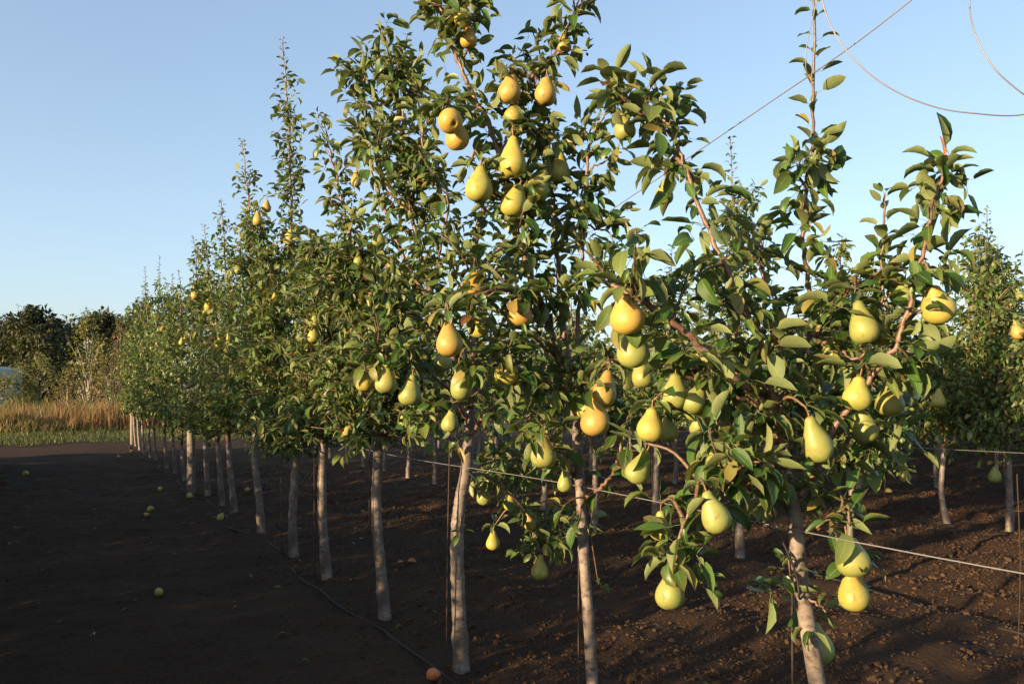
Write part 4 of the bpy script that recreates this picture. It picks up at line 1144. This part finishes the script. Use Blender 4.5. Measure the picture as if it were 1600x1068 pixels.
dry_leaf(612, 882, .10, 'curled orange dead leaf on the soil right of the fourth trunk', M_DRYLEAF, -1.2)
dry_leaf(632, 876, .09, 'smaller dead leaf touching the curled orange one', M_DRYLEAF, -2.0)
dry_leaf(8, 748, .16, 'green leaf lying at the far left edge of the alley', M_LEAF, 1.0)
dry_leaf(18, 757, .14, 'reddish leaf lying at the far left edge of the alley', M_DRYLEAF, 2.0)
dry_leaf(455, 985, .07, 'dark dead leaf on the soil below the left trunks', M_DRYLEAF, 2.0)
dry_leaf(148, 1000, .05, 'pale dead leaf on the lower left soil', M_STRAW, .7)
wire('straw_stalk', [P(1560,849,6.9), P(1590,853,6.8), P(1640,862,6.6)], .006, 'pale dry stalk lying on the soil at the right edge', M_STRAW, cat='stalk')
wire('straw_stalk', [G(1455,746) + UPV * .02, G(1475,749) + UPV * .02], .009, 'short pale stalk on the far soil under the lone hanging pear', M_STRAW, cat='stalk')

def litter(n, seed):
    R = np.random.default_rng(seed); nn = R.uniform(-1.2, 9, n); tt = R.uniform(1.5, 14, n)
    p = np.stack([nn * math.cos(RD) - tt * math.sin(RD), nn * math.sin(RD) + tt * math.cos(RD), 0 * nn], -1)
    p[:, 2] = ground_h(p[:, 0], p[:, 1]) + .012
    d = np.stack([R.normal(0, 1, n), R.normal(0, 1, n), R.normal(0, .25, n)], -1); u = np.stack([R.normal(0, .4, n), R.normal(0, .4, n), np.ones(n)], -1)
    me = leaves_mesh('leaf_litter', p, d, u, R.uniform(.03, .06, n), R.integers(0, len(MID), n), 'mid', M_LEAF_RUST, np.zeros(3), R)
    tag(link('leaf_litter', me), 'scattered small dead leaves on the tilled soil', 'leaf litter', kind='stuff')
litter(420, 77)
# ------------------------------------------------------------------ background at left
def blades(n, sampler, hmin, hmax, wid, mat, name, label, cat, seed, heads=0.0):
    R = np.random.default_rng(seed)
    b = sampler(R, n)
    b = b[vnoise(b[:, 0] * .9 + 20, b[:, 1] * .9, 43) + .5 * R.random(len(b)) > .42]; n = len(b)
    h = (hmin + (hmax - hmin) * R.random(n) ** 1.3) * (.45 + .95 * vnoise(b[:, 0] * .8 + 50, b[:, 1] * .8, 41))
    a = R.random(n) * 6.28; w = wid * (.6 + .8 * R.random(n))
    lean = R.normal(0, .28, (n, 2)) * h[:, None]
    t = np.stack([np.cos(a), np.sin(a), 0 * a], -1) * w[:, None]
    mid = b + np.stack([lean[:, 0] * .35, lean[:, 1] * .35, h * .55], -1)
    tip = b + np.stack([lean[:, 0], lean[:, 1], h], -1)
    hw = np.where(R.random(n) < heads, 2.4, .7)[:, None]
    V = np.stack([b - t, b + t, mid + t * hw, mid - t * hw, tip], 1).reshape(-1, 3)
    o = (np.arange(n) * 5)[:, None]
    Q = np.array([[0, 1, 2, 3]]) + o; T = np.array([[3, 2, 4]]) + o
    A = np.zeros((n, 5, 4)); A[:, :, 0] = R.random(n)[:, None]; A[:, :, 2] = .5; A[:, :, 1] = np.array([0, 0, .5, .5, .8]); A[:, :, 3] = 1
    return tag(link(name, np_mesh(name, V, [Q, T], mat, False, A.reshape(-1, 4))), label, cat, kind='stuff')
def samp_nt(n0, n1, t0, t1, edge=None):
    def f(R, n):
        nn = n0 + (n1 - n0) * R.random(n); tt = t0 + (t1 - t0) * R.random(n)
        if edge: tt = tt + edge(nn)
        q = np.stack([nn * math.cos(RD) - tt * math.sin(RD), nn * math.sin(RD) + tt * math.cos(RD), np.full(n, 0.02)], -1)
        return q
    return f
blades(26000, samp_nt(-7, 9, T_END + .1, T_END + 5.5), .05, .20, .010, M_GRASS, 'verge_grass', 'strip of short green grass at the end of the tilled soil', 'grass', 31)
blades(3200, samp_nt(-7, 12, T_END - .9, T_END + .3, lambda q: .5 * np.sin(q * 1.3) + .35 * np.sin(q * 3.7)), .03, .14, .009, M_GRASS, 'edge_tufts', 'ragged grass tufts creeping into the edge of the tilled soil', 'grass', 36)
blades(36000, samp_nt(-9, 14, T_END + 5.0, T_END + 12), .3, .95, .008, M_WEED, 'dry_weeds', 'band of tall sunlit orange-brown dry weeds beyond the grass', 'weeds', 32, .35)
blades(3200, samp_nt(-9, 16, T_END + 5.5, T_END + 12), .5, 1.15, .010, M_LEAF_YEL, 'green_weeds', 'taller greenish weed stalks standing among the dry weeds', 'weeds', 33, .5)
blades(2600, lambda R, n: np.stack([R.normal(0, .5, n), R.normal(0, .3, n), np.zeros(n)], -1) + G(38, 678), .2, .75, .014, M_LEAF_RUST, 'weed_clump', 'dark weedy clump at the edge of the grass on the far left', 'weeds', 34, .3)

def crown_tree(px, py_base, py_top, wpx, depth, label, mat, seed, n_leaf=2500, leafL=.22, trunk=True, name='tree', cat='tree', group='trees beyond the orchard', shape='round', low=.12, bark=M_GREYBARK, tr=.06):
    """free-grown tree: trunk, limbs, leaves gathered in clumps round the limb ends"""
    R = random.Random(seed); nrg = np.random.default_rng(seed)
    b = P(px, 612, depth); b[2] = 0.0
    top = P(px, py_top, depth); H = top[2]; rad = wpx * depth / FPX / 2
    LV = Leaves(); limbs = []
    tpath = smooth_path([b - UPV * .1, b + UPV * H * .4 + nrg.normal(0, H * .015, 3), b + UPV * H * .93 + nrg.normal(0, H * .02, 3)], 6)
    trunk_m = tube(tpath, np.linspace(tr, tr * .2, len(tpath)), 8, .06, nrg)
    K = 46
    per = n_leaf // K
    for k in range(K):
        f = (k + R.random()) / K
        z = H * (low + (1 - low) * f)
        if shape == 'round': rr = rad * math.sqrt(max(.02, 1 - (2 * f - .9) ** 2 * .85))
        elif shape == 'spire': rr = rad * (1 - f) ** .8 + .05
        else: rr = rad * (.55 + .45 * math.sin(math.pi * min(1, f * .9 + .25))) * (1 - .75 * max(0, f - .55) / .45)
        rr *= R.uniform(.35, 1.1); a = R.uniform(0, 6.28)
        e = b + np.array((math.cos(a) * rr, math.sin(a) * rr, z))
        s = tpath[min(len(tpath) - 1, int(max(0, f - .15) * len(tpath)))]
        q = smooth_path([s, (s + e) / 2 + UPV * .06 * H * R.uniform(0, 1), e], 3)
        limbs.append(tube(q, np.linspace(tr * .35, tr * .08, len(q)), 5))
        cl = rad * R.uniform(.16, .36)
        for m in range(int(per * R.uniform(.6, 1.4))):
            v = np.array((R.gauss(0, 1), R.gauss(0, 1), R.gauss(0, .9))); v *= min(1, 1.7 / np.linalg.norm(v))
            p = e + v * cl * .55 if R.random() < .8 else q[R.randint(1, len(q) - 1)] + v * cl * .3
            if p[2] < .05: p[2] = abs(p[2]) + .05
            LV.add(p, unit(v + np.array((0, 0, -.3))), UPV + .5 * nrg.normal(0, 1, 3), leafL * R.uniform(.6, 1.3))
        if R.random() < .35:   # a stray twig
            w = unit(np.array((math.cos(a) * .5, math.sin(a) * .5, R.uniform(.3, 1.2)))); ln = rad * R.uniform(.25, .55)
            st_ = smooth_path([e, e + w * ln * .5, e + w * ln], 3)
            limbs.append(tube(st_, np.linspace(tr * .1, tr * .04, len(st_)), 4))
            clothe(LV, st_, R, leafL * .4, leafL * .7, 'shoot')
    root = tag(empty(name, b), label, cat, group)
    link('trunk', np_mesh('trunk', trunk_m[0] - b, trunk_m[1], bark), root)
    v, f = join_parts(limbs); tag(link('limbs', np_mesh('limbs', v - b, f, bark), root), kind='stuff')
    p, d, u, l = LV.arrays(); vi = nrg.integers(0, len(LOW), len(p))
    tag(link('crown', leaves_mesh('crown', p, d, u, l, vi, 'low', mat, b, nrg), root), kind='stuff')
    return root
for a in [(-60,610,495,150,46,'dense dark tree of the wood at the left picture edge',61), (12,610,508,120,47,'dark rounded tree of the wood, lower than its neighbour',62), (55,610,486,105,44,'dark tree of the wood with a ragged twiggy top',63),
          (98,610,506,95,48,'dark tree at the right end of the dark wood',64), (160,610,494,110,50,'dark tree behind the yellowing ash sapling',65), (205,610,500,110,50,'dark tree partly hidden by the end of the pear row',66), (-150,610,470,150,45,'big dark tree added outside the left edge to shade the wood',67), (-260,610,450,170,44,'biggest dark tree added outside the left edge to shade the wood',68)]:  # the last two stand out of view, added to shade the wood
    crown_tree(a[0], a[1], a[2], a[3], a[4], a[5], M_LEAF_DARK, a[6], 6500, .28, group='dark wood at left', tr=.12)
crown_tree(125, 610, 496, 14, 47, 'narrow dark conifer spire among the background trees', M_LEAF_DARK, 71, 1500, .16, shape='spire', tr=.08)
crown_tree(140, 612, 490, 78, 38, 'yellow-green sapling with pale straight stem before the dark wood', M_LEAF_YEL, 72, 2100, .17, shape='col', low=.3, tr=.075)
crown_tree(186, 612, 500, 60, 40, 'thin rusty-leaved tree beside the end of the pear row', M_LEAF_RUST, 73, 1300, .16, shape='col', low=.1)
crown_tree(60, 612, 560, 72, 34, 'low yellow-green bush above the dry weeds', M_LEAF_YEL, 74, 1900, .13, name='bush', cat='bush', group='bushes behind the weeds', low=.05, tr=.03)
crown_tree(4, 612, 588, 74, 33, 'small green bush in front of the white shed', M_LEAF_YEL, 75, 1900, .12, name='bush', cat='bush', group='bushes behind the weeds', low=.05, tr=.03)
crown_tree(172, 612, 556, 60, 32, 'reddish bush just left of the end post', M_LEAF_RUST, 76, 1700, .13, name='bush', cat='bush', group='bushes behind the weeds', low=.05, tr=.03)
crown_tree(104, 612, 580, 60, 33, 'low brownish bush in front of the yellow-green sapling', M_LEAF_RUST, 77, 1300, .12, name='bush', cat='bush', group='bushes behind the weeds', low=.05, tr=.03)
# far wood all along the horizon behind the rows
def far_wood():
    nrg = np.random.default_rng(88); R = random.Random(88); LV = Leaves()
    for k in range(230):
        x = -60 + 150 * k / 230 + nrg.normal(0, .3)
        y = 66 + nrg.normal(0, 2)
        H = 3.2 + 2.2 * vnoise(np.array([x * .22]), np.array([2.0]), 14)[0]
        for m in range(46):
            f = R.random(); p = np.array((x + R.gauss(0, .8), y + R.gauss(0, .8), H * f ** .8))
            LV.add(p, unit(nrg.normal(0, 1, 3)), UPV + .5 * nrg.normal(0, 1, 3), R.uniform(.3, .6))
    p, d, u, l = LV.arrays(); vi = nrg.integers(0, len(LOW), len(p))
    tag(link('far_wood', leaves_mesh('far_wood', p, d, u, l, vi, 'low', M_LEAF_DARK, np.zeros(3), nrg)), 'low far-off line of dark trees on the horizon behind the orchard', 'wood', kind='stuff')
far_wood()

# white shed at the left edge
def box(V0, V1):
    (x0, y0, z0), (x1, y1, z1) = V0, V1
    V = np.array([(x0,y0,z0),(x1,y0,z0),(x1,y1,z0),(x0,y1,z0),(x0,y0,z1),(x1,y0,z1),(x1,y1,z1),(x0,y1,z1)])
    F = np.array([(0,3,2,1),(4,5,6,7),(0,1,5,4),(1,2,6,5),(2,3,7,6),(3,0,4,7)])
    return V, F
sb = P(-30, 612, 41); sb[2] = 0
shed = tag(empty('white_shed', sb), 'small white shed half cut off at the left picture edge', 'shed')
v, f = box((-1.5, -1.0, 0), (1.42, 1.0, 1.62)); link('lower_wall', np_mesh('lower_wall', v, f, M_WHITE, False), shed)
v, f = box((-1.5, -1.003, 1.66), (1.44, 1.003, 2.36)); link('upper_wall', np_mesh('upper_wall', v, f, M_WHITE, False), shed)
v, f = box((-1.48, -.97, 1.60), (1.40, .97, 1.70)); link('wall_seam', np_mesh('wall_seam', v, f, M_TIE, False), shed)
v, f = box((-1.7, -1.2, 2.362), (1.30, 1.2, 2.48)); link('roof', np_mesh('roof', v, f, M_ROOF, False), shed)
